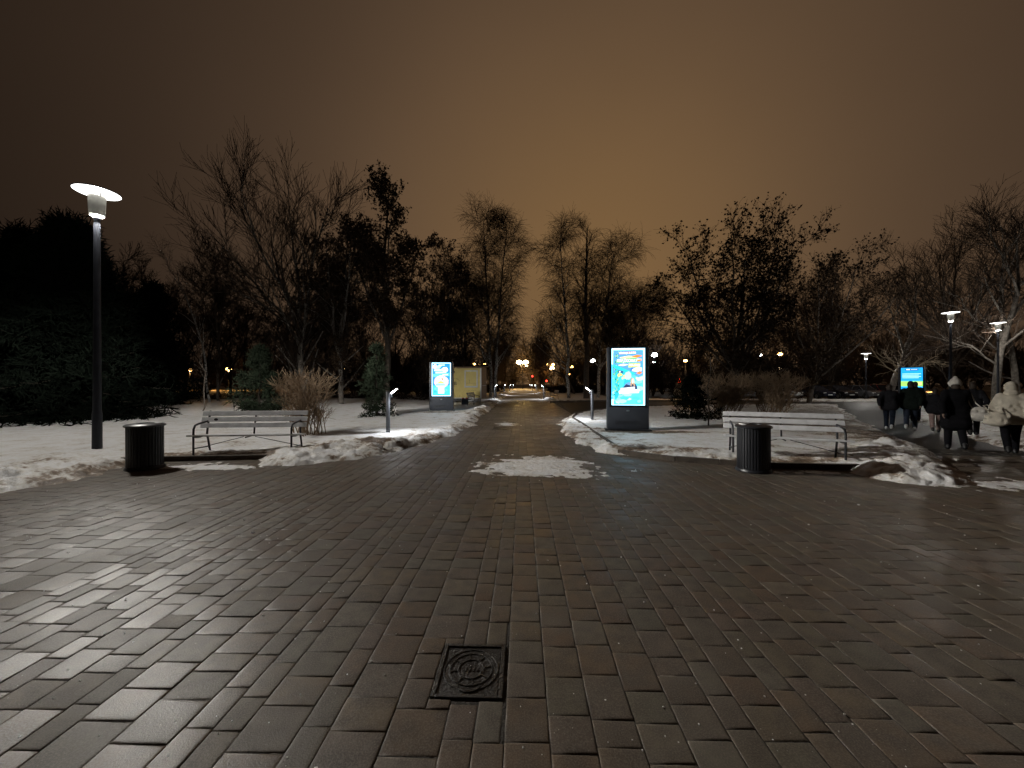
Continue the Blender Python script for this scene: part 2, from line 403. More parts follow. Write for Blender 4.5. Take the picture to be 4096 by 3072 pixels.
# kerbs: stones about a metre long
def kerb(name, pts, label, h=.10, wd=.09):
    k = empty(name, (pts[0][0], pts[0][1], 0), 0, label, 'kerb'); k['kind'] = 'structure'
    P = [Vector((p[0], p[1], 0)) for p in pts]
    fine = []
    for i in range(len(P) - 1):
        n = max(1, round((P[i + 1] - P[i]).length / 1.0))
        for j in range(n): fine.append(P[i].lerp(P[i + 1], j / n))
    fine.append(P[-1])
    for i in range(len(fine) - 1):
        a, b = fine[i], fine[i + 1]; d = b - a; c = (a + b) / 2
        mb = MB().box((0, 0, 0), (d.length - .008, wd, h + .15), bev=.008)
        o = mb.build('kerb_stone', MAT['kerb'], k)
        o.location = (c.x - pts[0][0], c.y - pts[0][1], (h - .15) / 2 + random.gauss(0, .004)); o.rotation_euler = (0, 0, math.atan2(d.y, d.x))
    return k
kerb('kerb', [(-8.1, 7.72), (-7.2, 7.88), (-5.2, 8.1), (-4.2, 8.3)], 'brown kerb in front of the left bench')
kerb('kerb', [(-3.6, 8.75), (-3.0, 9.0)], 'short bare bit of kerb at the left mouth of the path', .09)
kerb('kerb', [(2.43, 8.70), (3.39, 7.88), (4.87, 7.24), (6.5, 7.12)], 'brown kerb in front of the right bench and bin')
kerb('kerb', [(2.55, 9.6), (2.62, 12), (2.72, 15), (2.78, 17.4), (3.3, 19.7), (4.3, 21.8), (6.0, 23.8)], 'kerb along the right edge of the path beside the lit bollard')
kerb('kerb', [(3.3, 33.0), (6.8, 35.2), (14, 35.5), (26, 35.2)], 'far kerb across the side path, before the car park')
kerb('kerb', [(-1.75, 18.2), (-2.0, 19.4), (-2.6, 21.0)], 'kerb end beside the heap of snow near the left screen', .09)
# snow: one height field over the lawns, ragged where it meets the paving
def hsh(ix, iy, sd):
    v = np.sin(ix * 127.1 + iy * 311.7 + sd * 74.7) * 43758.5453
    return v - np.floor(v)
def vnoise(x, y, sd):
    ix, iy = np.floor(x), np.floor(y); fx, fy = x - ix, y - iy
    fx = fx * fx * (3 - 2 * fx); fy = fy * fy * (3 - 2 * fy)
    return (hsh(ix, iy, sd) * (1 - fx) + hsh(ix + 1, iy, sd) * fx) * (1 - fy) + (hsh(ix, iy + 1, sd) * (1 - fx) + hsh(ix + 1, iy + 1, sd) * fx) * fy
def fbm(x, y, o, sd):
    v = 0; a = .5; tot = 0
    for i in range(o): v = v + a * vnoise(x * 2 ** i + i * 13.7, y * 2 ** i + i * 7.3, sd + i); tot += a; a *= .55
    return v / tot
def segdist(x, y, a, b):
    dx, dy = b[0] - a[0], b[1] - a[1]; L2 = dx * dx + dy * dy + 1e-9
    t = np.clip(((x - a[0]) * dx + (y - a[1]) * dy) / L2, 0, 1)
    return np.hypot(x - a[0] - t * dx, y - a[1] - t * dy)
def sdpoly(x, y, P):
    d = np.full(x.shape, 1e9); ins = np.zeros(x.shape, bool)
    for i in range(len(P)):
        a, b = P[i], P[(i + 1) % len(P)]
        d = np.minimum(d, segdist(x, y, a, b))
        c = ((a[1] > y) != (b[1] > y)) & (x < (b[0] - a[0]) * (y - a[1]) / ((b[1] - a[1]) or 1e-9) + a[0]); ins ^= c
    return np.where(ins, d, -d)
def pline(x, y, P):
    d = np.full(x.shape, 1e9)
    for i in range(len(P) - 1): d = np.minimum(d, segdist(x, y, P[i], P[i + 1]))
    return d
LEFT = [(-30, 3.0), (-13, 3.6), (-9.5, 4.6), (-7.75, 5.5), (-7.35, 6.3), (-7.65, 7.3), (-8.0, 7.85), (-7.2, 8.0), (-5.25, 8.2), (-4.95, 7.55), (-4.3, 7.6), (-3.35, 8.1), (-2.95, 8.5), (-2.74, 9.5), (-2.4, 10.1), (-2.0, 11.3), (-1.55, 13.8), (-1.6, 17.9), (-1.45, 26), (-1.3, 41), (-.4, 80), (-90, 80), (-90, 20)]
ISL = [(2.2, 9.0), (2.5, 8.72), (3.42, 7.98), (4.87, 7.33), (6.3, 7.2), (6.15, 6.7), (6.3, 6.1), (6.94, 5.85), (7.6, 6.2), (9.6, 8.9), (11.2, 11.2), (15.4, 17), (18.6, 21.3), (25, 29.5), (21.7, 30.2), (17.2, 29.4), (13.9, 28.2), (9, 26.2), (6.0, 24.0), (4.3, 21.9), (3.2, 19.9), (2.6, 17.6), (1.95, 15.7), (1.68, 12.3), (1.9, 10.2)]
RIGHT = [(12.1, 8.2), (12.6, 9.5), (13.7, 11.3), (15.5, 13.1), (17.3, 16.1), (21, 20), (28, 27), (36, 34), (90, 45), (90, 0), (20, 0)]
UP = [(3.2, 33.1), (6.75, 35.5), (14, 35.8), (26, 35.5), (36, 35.2), (46, 36.5), (46, 38.0), (30, 38.6), (16, 39.3), (12, 46), (14, 80), (4.7, 80), (3.7, 45)]
yy = np.geomspace(3.2, 78, 480); uu = np.linspace(-1.75, 1.75, 760)
U, Yg = np.meshgrid(uu, yy); Xg = U * (Yg + 1.5)
n_edge = (fbm(Xg * 1.7, Yg * 1.7, 5, 3) - .5)
sd_all = [sdpoly(Xg, Yg, P) for P in (LEFT, ISL, RIGHT, UP)]
SD = np.maximum.reduce(sd_all)
sdn = SD + n_edge * np.clip(.55 + .012 * Yg, 0, 1.1)
up = np.clip(sdn / .30, -1, 1); up = np.where(up > 0, up ** .6, up)
Z = -.005 + .075 * up
Z = Z + np.where(sdn > 0, (fbm(Xg * .5, Yg * .5, 4, 9) - .5) * .10 * np.clip(SD, 0, 1), 0)
clod = fbm(Xg * 4.5, Yg * 4.5, 4, 21); clod2 = fbm(Xg * 1.6, Yg * 1.6, 4, 33)
BANKS = [([(-10.5, 4.9), (-8.4, 6.0), (-8.1, 6.9)], .75, .24), ([(-8.6, 6.8), (-9.6, 8.0)], .7, .12),
         ([(-4.5, 8.25), (-3.9, 8.9), (-3.1, 9.6)], .62, .34), ([(-4.9, 8.9), (-4.0, 9.6)], .7, .16), ([(-2.75, 10.0), (-2.25, 12), (-1.95, 14.5), (-1.95, 18)], .40, .15),
         ([(-2.0, 19.5), (-1.9, 22), (-1.9, 24)], .55, .30), ([(-2.0, 24), (-1.8, 32), (-1.5, 44), (-.4, 80)], .6, .24),
         ([(2.5, 9.2), (3.3, 8.8), (4.6, 8.5)], .42, .13), ([(7.0, 6.8), (7.6, 7.8), (9.0, 9.2)], .75, .26), ([(8.6, 8.6), (10.6, 11.2)], .6, .14),
         ([(3.75, 37), (4.0, 45), (5.0, 80)], .5, .24), ([(3.5, 34), (5, 35)], .5, .15), ([(22, 37.2), (44, 37.4)], .6, .22), ([(2.2, 10), (2.25, 15)], .3, .05)]
dirt = np.zeros_like(Z)
for P, wd, h in BANKS:
    d = pline(Xg, Yg, P); gsn = np.exp(-(d / wd) ** 2)
    Z = Z + np.where(sdn > -.15, .68 * h * gsn * (.28 + .85 * clod2) * (.75 + .8 * (clod - .5)), 0)
    dirt = dirt + gsn * .20 * np.clip((clod2 - .36) * 4, 0, 1)
rough_near = np.clip(1 - SD / 3.5, .12, 1)
fine = fbm(Xg * 11, Yg * 11, 3, 55)
Z = Z + np.where(sdn > 0, ((clod - .5) * .095 + (fine - .5) * .05) * rough_near, 0)
dirt = dirt + np.clip((fbm(Xg * 1.1, Yg * 1.1, 4, 77) - .48) * 2.4, 0, .45) * rough_near + np.clip((fbm(Xg * 5, Yg * 5, 3, 91) - .55) * 2.2, 0, .4) * rough_near
# scuffed earth: trodden edge of the right lawn, under both benches, round the screens
def blob(cx, cy, rx, ry, a=1.0): return a * np.exp(-(((Xg - cx) / rx) ** 2 + ((Yg - cy) / ry) ** 2))
for b_ in ((-6.1, 8.45, 1.0, .22, 1.2), (5.55, 7.75, 1.3, .28, 1.2), (3.87, 12.3, 1.3, .45, 1.0), (-4.0, 20.6, 1.6, .6, .8), (10.2, 10.6, .9, 1.2, .8), (11.8, 12.9, 1.2, 1.6, .9), (3.9, 8.75, .9, .35, .6), (5.4, 12.2, 1.2, .3, .8), (-3.6, 9.3, .5, .35, .5), (-4.4, 8.7, .5, .3, .6)):
    dirt = dirt + blob(*b_)
under = np.clip(blob(-6.1, 8.45, 1.1, .25) + blob(5.55, 7.75, 1.2, .26), 0, 1)
Z = Z - under * .05
dirt = dirt + np.clip(.35 - SD, 0, .35) * .6
dirt = dirt + blob(19.5, 24, 4.5, 5, .30) * (.5 + clod2); dirt = dirt * (1 - .8 * np.clip(blob(6.7, 6.5, .9, .8), 0, 1))
Z = np.where(sdn < -.25, -.06, Z)
nr, nc = Z.shape
ids = np.arange(nr * nc).reshape(nr, nc)
q = np.stack([ids[:-1, :-1], ids[:-1, 1:], ids[1:, 1:], ids[1:, :-1]], -1).reshape(-1, 4)
zz = Z.ravel(); q = q[(zz[q].max(1) > -.035)]
used = np.unique(q); remap = -np.ones(nr * nc, int); remap[used] = np.arange(len(used))
me = raw_mesh('snow_lawn', np.stack([Xg.ravel(), Yg.ravel(), zz], 1)[used], remap[q], smooth=True)
at = me.attributes.new('dirt', 'FLOAT', 'POINT'); at.data.foreach_set('value', dirt.ravel()[used].astype(np.float32))
tag(obj('snow_lawn', me, MAT['snow']), 'old trampled snow lying over the lawns and heaped along the kerbs', 'snow', kind='structure')
def snow_z(x, y):
    j = np.argmin(np.abs(yy - y)); i = np.argmin(np.abs(uu - x / (yy[j] + 1.5))); return float(Z[j, i])
# thin patch of snow left on the paving, and crumbs
def thin_snow(name, cx, cy, rx, ry, thr, label, res=.022, h=.022, sdv=5, stretch=1.0):
    gx, gy = np.meshgrid(np.arange(cx - rx * 1.25, cx + rx * 1.25, res), np.arange(cy - ry * 1.25, cy + ry * 1.25, res * 1.2))
    rr = np.sqrt(((gx - cx) / rx) ** 2 + ((gy - cy) / ry) ** 2)
    v = (1 - rr) * 1.1 + (fbm(gx * 1.3, gy * 2.2, 4, sdv) - .5) * 1.5 + (fbm(gx * 6, gy * 6 * stretch, 4, sdv + 7) - .5) * 1.5 - thr
    z = np.clip(v * .03, -.01, h) + (fbm(gx * 11, gy * 11, 3, sdv + 1) - .5) * .014 * (v > -.1) + .001
    idn = np.arange(gx.size).reshape(gx.shape); qq = np.stack([idn[:-1, :-1], idn[:-1, 1:], idn[1:, 1:], idn[1:, :-1]], -1).reshape(-1, 4)
    zz_ = z.ravel(); qq = qq[zz_[qq].max(1) > .0]
    us = np.unique(qq); rm = -np.ones(gx.size, int); rm[us] = np.arange(len(us))
    me = raw_mesh(name, np.stack([gx.ravel(), gy.ravel(), zz_], 1)[us], rm[qq], smooth=True)
    at = me.attributes.new('dirt', 'FLOAT', 'POINT'); at.data.foreach_set('value', np.clip(.32 - v.ravel()[us] * .5, 0, .45).astype(np.float32))
    return tag(obj(name, me, MAT['snow']), label, 'snow', kind='stuff')
thin_snow('snow_patch', .45, 7.40, 1.02, 1.0, .12, 'thin trampled patch of snow on the pavers in the middle of the square')
thin_snow('snow_patch', -5.9, 7.35, 1.5, .5, .55, 'streaks of snow on the pavers before the left bench', sdv=41)
thin_snow('snow_patch', 5.6, 6.85, 1.3, .22, .55, 'crumbs of snow along the foot of the right kerb', sdv=51)
thin_snow('snow_patch', 8.3, 6.0, 1.6, .6, .45, 'smeared snow beside the asphalt at the right edge of the square', sdv=61)
thin_snow('snow_patch', -.2, 15.2, .6, 1.0, .5, 'small bits of snow on the path beyond the round cover', sdv=71)
cr = MB(); crr = random.Random(5)
for i in range(260):
    Y = 1.5 + crr.random() ** 1.6 * 6; X = crr.uniform(-1.3, 1.3) * Y; r = crr.uniform(.0016, .0042) * (1 + .25 * Y)
    if crr.random() < .03: r *= 2.2
    cr.ell((X, Y, r * .4), (r * crr.uniform(.7, 1.4), r, r * .6), 5, 3)
o = cr.build('snow_crumbs', MAT['snow']); tag(o, 'scattered crumbs of snow and grit over the foreground pavers', 'snow', kind='stuff')
MAT['ice'] = M('wet_ice', (.5, .5, .52), (.4, .4, .42), 20, .12)
# ------------------------------------------------------------------ lamps
def point(name, parent, loc, watt, col, r=.12, spot=None, aim=None, blend=.6):
    L = bpy.data.lights.new(name, 'SPOT' if spot else 'POINT'); L.energy = watt; L.color = col; L.shadow_soft_size = r
    o = bpy.data.objects.new(name, L); COL.objects.link(o); o.parent = parent; o.location = loc
    if spot:
        L.spot_size = R_(spot); L.spot_blend = blend
        o.rotation_euler = Vector(aim).to_track_quat('-Z', 'Y').to_euler()
    return o
def wide_beam(L, cap=20.0, up=.3):
    """street lantern photometry: throws most of its light low and far out, none above the horizontal"""
    L.use_nodes = True; t = L.node_tree; em = [n for n in t.nodes if n.type == 'EMISSION'][0]
    tc_ = t.nodes.new('ShaderNodeTexCoord'); s_ = t.nodes.new('ShaderNodeSeparateXYZ'); t.links.new(tc_.outputs['Normal'], s_.inputs[0])
    def ma(op, a, b=None):
        n = t.nodes.new('ShaderNodeMath'); n.operation = op
        for i, v in enumerate((a, b)):
            if v is None: continue
            if isinstance(v, (int, float)): n.inputs[i].default_value = v
            else: t.links.new(v, n.inputs[i])
        return n.outputs[0]
    c = ma('MAXIMUM', ma('MULTIPLY', s_.outputs['Z'], ZSIGN), 0.0)
    f = ma('MINIMUM', ma('DIVIDE', 1.0, ma('POWER', ma('MAXIMUM', c, .05), 3.0)), cap)
    f = ma('ADD', ma('MULTIPLY', f, ma('POWER', ma('MINIMUM', ma('MULTIPLY', c, 3.3), 1.0), 1.2)), ma('MULTIPLY', ma('MAXIMUM', ma('SUBTRACT', 1.0, ma('MULTIPLY', c, 3.3)), 0.0), up))
    t.links.new(f, em.inputs['Strength'])
ZSIGN = -1.0
WHITE = (1.0, .965, .89); COOL = (.90, .95, 1.0); SODIUM = (1.0, .50, .13)
MAT['lampwhite'] = E('lamp_white', (1, .97, .90), 6); MAT['lampdisc'] = E('lamp_reflector_lit', (1, .97, .92), 3.5)
MAT['lampcool'] = E('lamp_cool', (.93, .97, 1), 34); MAT['lampsod'] = E('lamp_sodium', (1.0, .56, .16), 20)
MAT['lampwarm'] = E('lamp_warm', (1.0, .74, .38), 16); MAT['red'] = E('lamp_red', (1, .03, .02), 12)
MAT['lantern'] = M('lantern_glass', (.55, .55, .50), (.45, .45, .42), 8, .25)
def disc_lamp(x, y, h, label, watt, cap=20.0, up=.3, light=True):
    t = empty('street_lamp', (x, y, 0), random.random() * 6, label, 'street lamp', 'disc headed park lamps')
    autosmooth(MB().lathe([(.115, 0), (.115, .02), (.092, .03), (.088, .9), (.080, .95), (.075, 1.0), (.058, h - .62)], 18).build('pole', MAT['pole'], t))
    MB().box((.083, 0, .55), (.012, .07, .30), bev=.004).build('service_door', MAT['pole'], t)
    lan = autosmooth(MB().lathe([(.06, h - .64), (.125, h - .60), (.14, h - .55), (.155, h - .16), (.15, h - .14)], 20).build('lantern', MAT['lantern'], t))
    autosmooth(MB().lathe([(.07, h - .36), (.105, h - .30), (.14, h - .155), (.145, h - .12), (.05, h - .10)], 16).build('bulb', MAT['lampwhite'], lan))
    autosmooth(MB().lathe([(.12, h - .085), (.39, h - .055), (.405, h - .045)], 32, cap=False).build('reflector', MAT['lampdisc'], t))
    autosmooth(MB().lathe([(.405, h - .052), (.415, h - .035), (.40, h - .02), (.22, h + .03), (.05, h + .05), (.001, h + .05)], 32, cap=False).build('disc', MAT['pole'], t))
    for k in range(3):
        a = 2 * PI * k / 3; MB().tube([(.15 * math.cos(a), .15 * math.sin(a), h - .16), (.20 * math.cos(a), .20 * math.sin(a), h - .06)], .008, 6).build('bracket', MAT['pole'], t)
    if light: wide_beam(point('lamp_light', t, (0, 0, h - .72), watt, WHITE, .14).data, cap, up)
    return t
disc_lamp(-9.76, 8.94, 6.15, 'tall disc headed lamp shining at the left behind the bin', 730, 29, 1.5)
disc_lamp(27.7, 24.0, 6.15, 'bright disc headed lamp above the walkers at the right', 200, 7, 8.0)
disc_lamp(35.8, 28.0, 6.15, 'smaller disc headed lamp at the far right behind the walkers', 140, 7, 8.0)
disc_lamp(35.4, 38.0, 4.7, 'white disc headed lamp over the parked cars left of the blue screen', 120, 7, 6.0)
def bollard(x, y, z, side, label, watt, on=True):
    """round post with a tilted lit head that leans over the path (side = -1: to the left)"""
    t = empty('bollard_light', (x, y, z), 0, label, 'bollard light', 'bollard lights along the path')
    h = 1.32
    autosmooth(MB().lathe([(.085, -.1), (.085, .015), (.063, .02), (.063, h - .02), (.055, h)], 16).build('post', MAT['bollard'], t))
    MB().box((side * .085, 0, h - .12), (.07, .035, .10), bev=.006).build('bracket', MAT['bollard'], t)
    ro = Matrix.Rotation(side * R_(-38), 3, 'Y')
    c = Vector((side * .19, 0, h + .02))
    hd = MB().box(c + ro @ Vector((0, 0, .022)), (.24, .12, .03), ro, bev=.008).build('head', MAT['bollard'], t)
    MB().box(c, (.225, .108, .02), ro, bev=.004).build('lit_panel', MAT['lampcool'], hd)
    if on: point('bollard_lamp', t, c + ro @ Vector((0, 0, -.06)), watt, COOL, .06, 165, (side * .35, 0, -1), 1.0)
    return t
bollard(-3.85, 11.8, .04, 1, 'lit bollard on the snow bank at the left of the path', 110)
bollard(3.48, 16.5, .04, -1, 'lit bollard beside the kerb left of the large right screen', 110)
bollard(3.40, 40.5, .05, -1, 'lit bollard beside the first dark bench on the right of the path', 210)
bollard(4.15, 64.7, .05, -1, 'second lit bollard down the path on the right, behind the first dark bench', 210)
bollard(4.85, 89, 0, -1, 'third lit bollard down the path on the right', 210)
bollard(5.55, 113, 0, -1, 'farthest lit bollard down the path on the right', 210)
bollard(-1.75, 37.0, .1, 1, 'lit bollard hidden behind the birch trunks beside the yellow trailer', 150)
bollard(-1.15, 54.0, .1, 1, 'first lit bollard down the path on the left, past the birches', 210)
bollard(-.5, 77, .1, 1, 'second lit bollard down the path on the left', 210)
bollard(.15, 101, 0, 1, 'farthest lit bollard down the path on the left', 210)
# ------------------------------------------------------------------ benches
def bench(x, y, z, rz, L, label, slat='slat', group=None, simple=False):
    """rz: 0 faces -Y. metal arm frames, slatted seat and back"""
    t = empty('park_bench', (x, y, z), rz, label, 'bench', group)
    fr = L / 2 - .14
    for sx in (-1, 1):
        X = sx * fr
        mb = MB()
        mb.tube([(X, -.25, 0), (X, -.25, .40), (X, -.245, .56), (X, -.20, .64), (X, -.10, .665), (X, .19, .70)], .021, 8)
        mb.tube([(X, .27, 0), (X, .20, .30), (X, .17, .42), (X, .20, .62), (X, .29, .93)], .021, 8)
        mb.tube([(X, -.25, .39), (X, -.05, .37), (X, .18, .40)], .018, 8)
        mb.tube([(X, -.25, .14), (X, .245, .12)], .014, 6)
        autosmooth(mb.build('arm_frame', MAT['black'], t), 50)
    autosmooth(MB().tube([(0, .17, .38), (0, .19, .55), (0, .28, .92)], .018, 8).build('back_support', MAT['black'], t), 50)
    mb = MB(); mb.tube([(0, -.16, .36), (0, .16, .37)], .014, 6)
    mb.tube([(-fr, .1, .13), (-.12, .0, .36)], .008, 6); mb.tube([(fr, .1, .13), (.12, .0, .36)], .008, 6)
    autosmooth(mb.build('brace', MAT['black'], t), 50)
    for k, yy_ in enumerate((-.225, -.115, -.005, .105)):
        MB().box((0, yy_, .425 - .012 * k + (.0 if k else -.005)), (L, .095, .035), bev=.008).build('slat', MAT[slat], t)
    ro = Matrix.Rotation(R_(-16), 3, 'X')
    for k, zc in enumerate((.60, .735, .87)):
        MB().box((0, .165 + (zc - .56) * .29, zc), (L, .032, .105), ro, bev=.008).build('slat', MAT[slat], t)
    return t
b1 = bench(-5.95, 8.62, .05, R_(5), 2.32, 'grey slatted bench between the left bin and the snow heap', group='grey slatted benches')
MB().ell((-.84, .19, .735), (.045, .006, .03), 12, 6).build('sticker', MAT['black'], b1, rot=None)
bench(5.80, 8.12, .05, R_(-23), 2.22, 'grey slatted bench partly hidden by the right bin', group='grey slatted benches')
bench(-2.75, 27.4, .06, R_(78), 1.7, 'dark curved arm bench in front of the yellow trailer', 'slat', 'dark benches along the path')
bench(4.25, 38.2, .06, R_(-84), 1.9, 'nearest dark bench on the right of the long path', 'slatdark', 'dark benches along the path')
bench(4.75, 55, .06, R_(-86), 1.9, 'second dark bench on the right of the long path', 'slatdark', 'dark benches along the path')
bench(-1.6, 58, .06, R_(86), 1.9, 'dark bench on the left of the long path beyond the birches', 'slatdark', 'dark benches along the path')
# ------------------------------------------------------------------ litter bins
def litter_bin(x, y, label, snow_side):
    t = empty('litter_bin', (x, y, 0), 0, label, 'litter bin', 'black slatted litter bins')
    r = .262
    autosmooth(MB().lathe([(r + .03, 0), (r + .035, .015), (r + .02, .05), (r, .06)], 32).build('base_ring', MAT['black'], t))
    MB().lathe([(r - .022, .04), (r - .022, .80)], 32).build('liner', MAT['black'], t)
    n = 34
    for k in range(n):
        a = 2 * PI * k / n; ro = Matrix.Rotation(a, 3, 'Z')
        MB().box(ro @ Vector((r - .004, 0, .425)), (.020, .036, .75), ro, bev=.006).build('slat', MAT['black'], t)
    autosmooth(MB().lathe([(r + .0, .79), (r + .035, .80), (r + .04, .825), (r + .01, .845), (.13, .862), (.125, .80)], 36, cap=False).build('lid', MAT['black'], t))
    mb = MB()
    for k in range(9):
        a = snow_side + (k - 4) * .22; mb.ell((.19 * math.cos(a), .19 * math.sin(a), .855), (.055, .05, .012), 8, 5)
    o = mb.build('snow_on_lid', MAT['snow'], t); autosmooth(o, 80)
    return t
litter_bin(-6.97, 7.22, 'black slatted litter bin beside the left bench', 1.2)
litter_bin(4.46, 7.02, 'black slatted litter bin in front of the right bench', 2.4)
# ------------------------------------------------------------------ advertising screens
def text_mesh(body, size, ext=0, align='CENTER', shear=0, bold=0.0):
    cu = bpy.data.curves.new('lettering', 'FONT'); cu.body = body; cu.size = size; cu.align_x = align; cu.align_y = 'CENTER'; cu.shear = shear; cu.extrude = ext; cu.offset = bold
    o = bpy.data.objects.new('lettering', cu); COL.objects.link(o)
    dg = bpy.context.evaluated_depsgraph_get(); me = bpy.data.meshes.new_from_object(o.evaluated_get(dg))
    bpy.data.objects.remove(o); return me
class Art:
    """flat print on a screen; u,v in 0..1; each later piece is 0.4 mm nearer the viewer"""
    def __init__(s, W, H): s.mb = MB(); s.W, s.H, s.k = W, H, 0; s.mats = []; s.idx = {}
    def col(s, c, st=1.0):
        key = (c, st)
        if key not in s.idx: s.idx[key] = len(s.mats); s.mats.append(E('screen_print', c, st))
        s.mb.mat(s.idx[key]); s.k += 1; return s
    def pt(s, u, v): return ((u - .5) * s.W, -.0004 * s.k - .002, v * s.H)
    def poly(s, pts): s.mb.poly([s.pt(*p) for p in pts]); return s
    def rect(s, u0, v0, u1, v1, tilt=0): return s.poly([(u0, v0), (u1, v0 + tilt), (u1, v1 + tilt), (u0, v1)])
    def ell(s, u, v, ru, rv, n=16, jit=0, sd=0):
        r = random.Random(sd); return s.poly([(u + ru * math.cos(2 * PI * k / n) * (1 + jit * r.uniform(-1, 1)), v + rv * math.sin(2 * PI * k / n) * (1 + jit * r.uniform(-1, 1))) for k in range(n)])
def poster_beach(S):
    W, H = 1.06, 1.88; a = Art(W, H)
    r = random.Random(4)
    a.col((.05, .42, .70), S * 1.7).rect(0, 0, 1, 1)
    for k in range(26):
        u, v = r.uniform(.05, .95), r.uniform(.02, .5); a.col(((.10, .52, .80), (.16, .62, .84), (.04, .38, .72), (.22, .66, .84))[k % 4], S * (2.2, 2.2, 1.4, 2.4)[k % 4]); a.ell(min(max(u, .16), .84), min(max(v, .05), .5), r.uniform(.06, .15), r.uniform(.02, .05), 14, .2, k)
    a.col((.08, .30, .66), S).rect(.035, .52, .955, .972)
    for (u0, v0, u1, v1, c) in ((.25, .83, .78, .86, (.85, .66, .34)), (.62, .85, .92, .875, (.86, .22, .03)), (.74, .78, .92, .80, (.90, .26, .05)), (.20, .70, .5, .72, (.70, .62, .50)), (.62, .60, .92, .66, (.75, .72, .80)), (.76, .555, .92, .585, (.85, .20, .06)), (.3, .80, .92, .815, (.80, .74, .74)), (.72, .50, .92, .53, (.10, .32, .66))):
        a.col(c, S).poly([(u0, v0), ((u0 + u1) / 2, v0 - .012), (u1, v0 + .01), (u1, v1), ((u0 + u1) / 2, v1 + .012), (u0, (v0 + v1) / 2)])
    a.col((.02, .42, .50), S).poly([(.10, .68), (.62, .55), (.60, .42), (.42, .33), (.24, .20), (.14, .09), (.09, .10)])
    a.col((.06, .58, .82), S).poly([(.20, .52), (.40, .50), (.36, .34), (.24, .26)])
    for k in range(70):      # leaves down the left edge
        v = r.uniform(.14, .95); u = r.uniform(.02, .20 if (v > .72 or v < .6) else .14); L = r.uniform(.03, .07); an = r.uniform(-1, 1)
        a.col(((.02, .28, .05), (.08, .42, .07), (.25, .50, .10), (.01, .17, .06), (.32, .55, .22))[k % 5], S)
        a.poly([(u, v), (u + L * .5 * math.cos(an), v + L * .35 * math.sin(an) + .014), (u + L * math.cos(an), v + L * .6 * math.sin(an)), (u + L * .5 * math.cos(an), v + L * .35 * math.sin(an) - .014)])
    a.col((.02, .55, .66), S).poly([(.06, .72), (.06, .665), (.66, .535), (.73, .555)])
    a.col((.05, .38, .50), S).poly([(.08, .66), (.64, .535), (.62, .525), (.09, .64)])
    a.col((.02, .09, .22), S).poly([(.20, .615), (.35, .60), (.34, .56), (.19, .575)])
    a.col((.9, .95, 1), S).poly([(.23, .60), (.27, .60), (.26, .575), (.22, .58)])
    a.col((.04, .14, .45), S).poly([(.60, .66), (.66, .665), (.60, .61), (.55, .60)])
    for k in range(7): a.col(((.72, .75, .15), (.55, .70, .30))[k % 2], S).ell(.22 + .04 * k + r.uniform(-.02, .02), .53 - .01 * k + r.uniform(-.03, .03), .04, .03, 7, .4, k)
    a.col((.42, .72, .92), S).ell(.50, .52, .10, .075, 14, .12, 3)
    a.col((.12, .28, .55), S).poly([(.36, .31), (.40, .37), (.52, .41), (.60, .37), (.60, .31)])
    a.col((.015, .03, .09), S).poly([(.34, .31), (.44, .37), (.54, .35), (.62, .38), (.72, .38), (.77, .33), (.78, .24), (.70, .24), (.60, .30)])
    a.col((.40, .25, .14), S).ell(.63, .425, .060, .058)
    a.col((.40, .27, .17), S).poly([(.57, .42), (.56, .34), (.60, .33), (.62, .39)]); a.poly([(.69, .42), (.71, .34), (.67, .33), (.64, .39)])
    a.col((.85, .62, .52), S).ell(.635, .425, .036, .044)
    a.col((.95, 1, 1), S).poly([(.27, .30), (.70, .325), (.70, .275), (.84, .285), (.82, .215), (.22, .205), (.215, .25), (.27, .262)])
    a.col((.10, .42, .18), S).poly([(.15, .735), (.78, .755), (.77, .835), (.16, .815)])
    a.col((.48, .60, .12), S).poly([(.50, .66), (.86, .675), (.86, .745), (.51, .735)])
    a.col((.55, .18, .12), S).poly([(.22, .895), (.72, .91), (.73, .945), (.24, .935)])
    a.col((.36, .66, .80), S * 2.6)
    a.rect(0, .972, 1, 1).rect(.955, 0, 1, .972).rect(0, .72, .035, .972).rect(0, 0, .05, .10); a.rect(.05, 0, .955, .008)
    dark = E('print_ink', (.22, .12, .10), S); lt = E('print_white', (.85, 1, 1), S * 1.1)
    return a, [('KSIĄŻKOMAT', .135, .465, .782, lt, .12, .004, 1.5), ('NA FALI', .095, .69, .703, lt, .12, .004, 2), ('Kolory LATA', .080, .48, .92, lt, .3, .003, 3), ('ZANURZ SIĘ', .078, .49, .292, dark, 0, .001, 1), ('W ŚWIAT KSIĄŻEK', .078, .525, .243, dark, 0, .001, 1)]
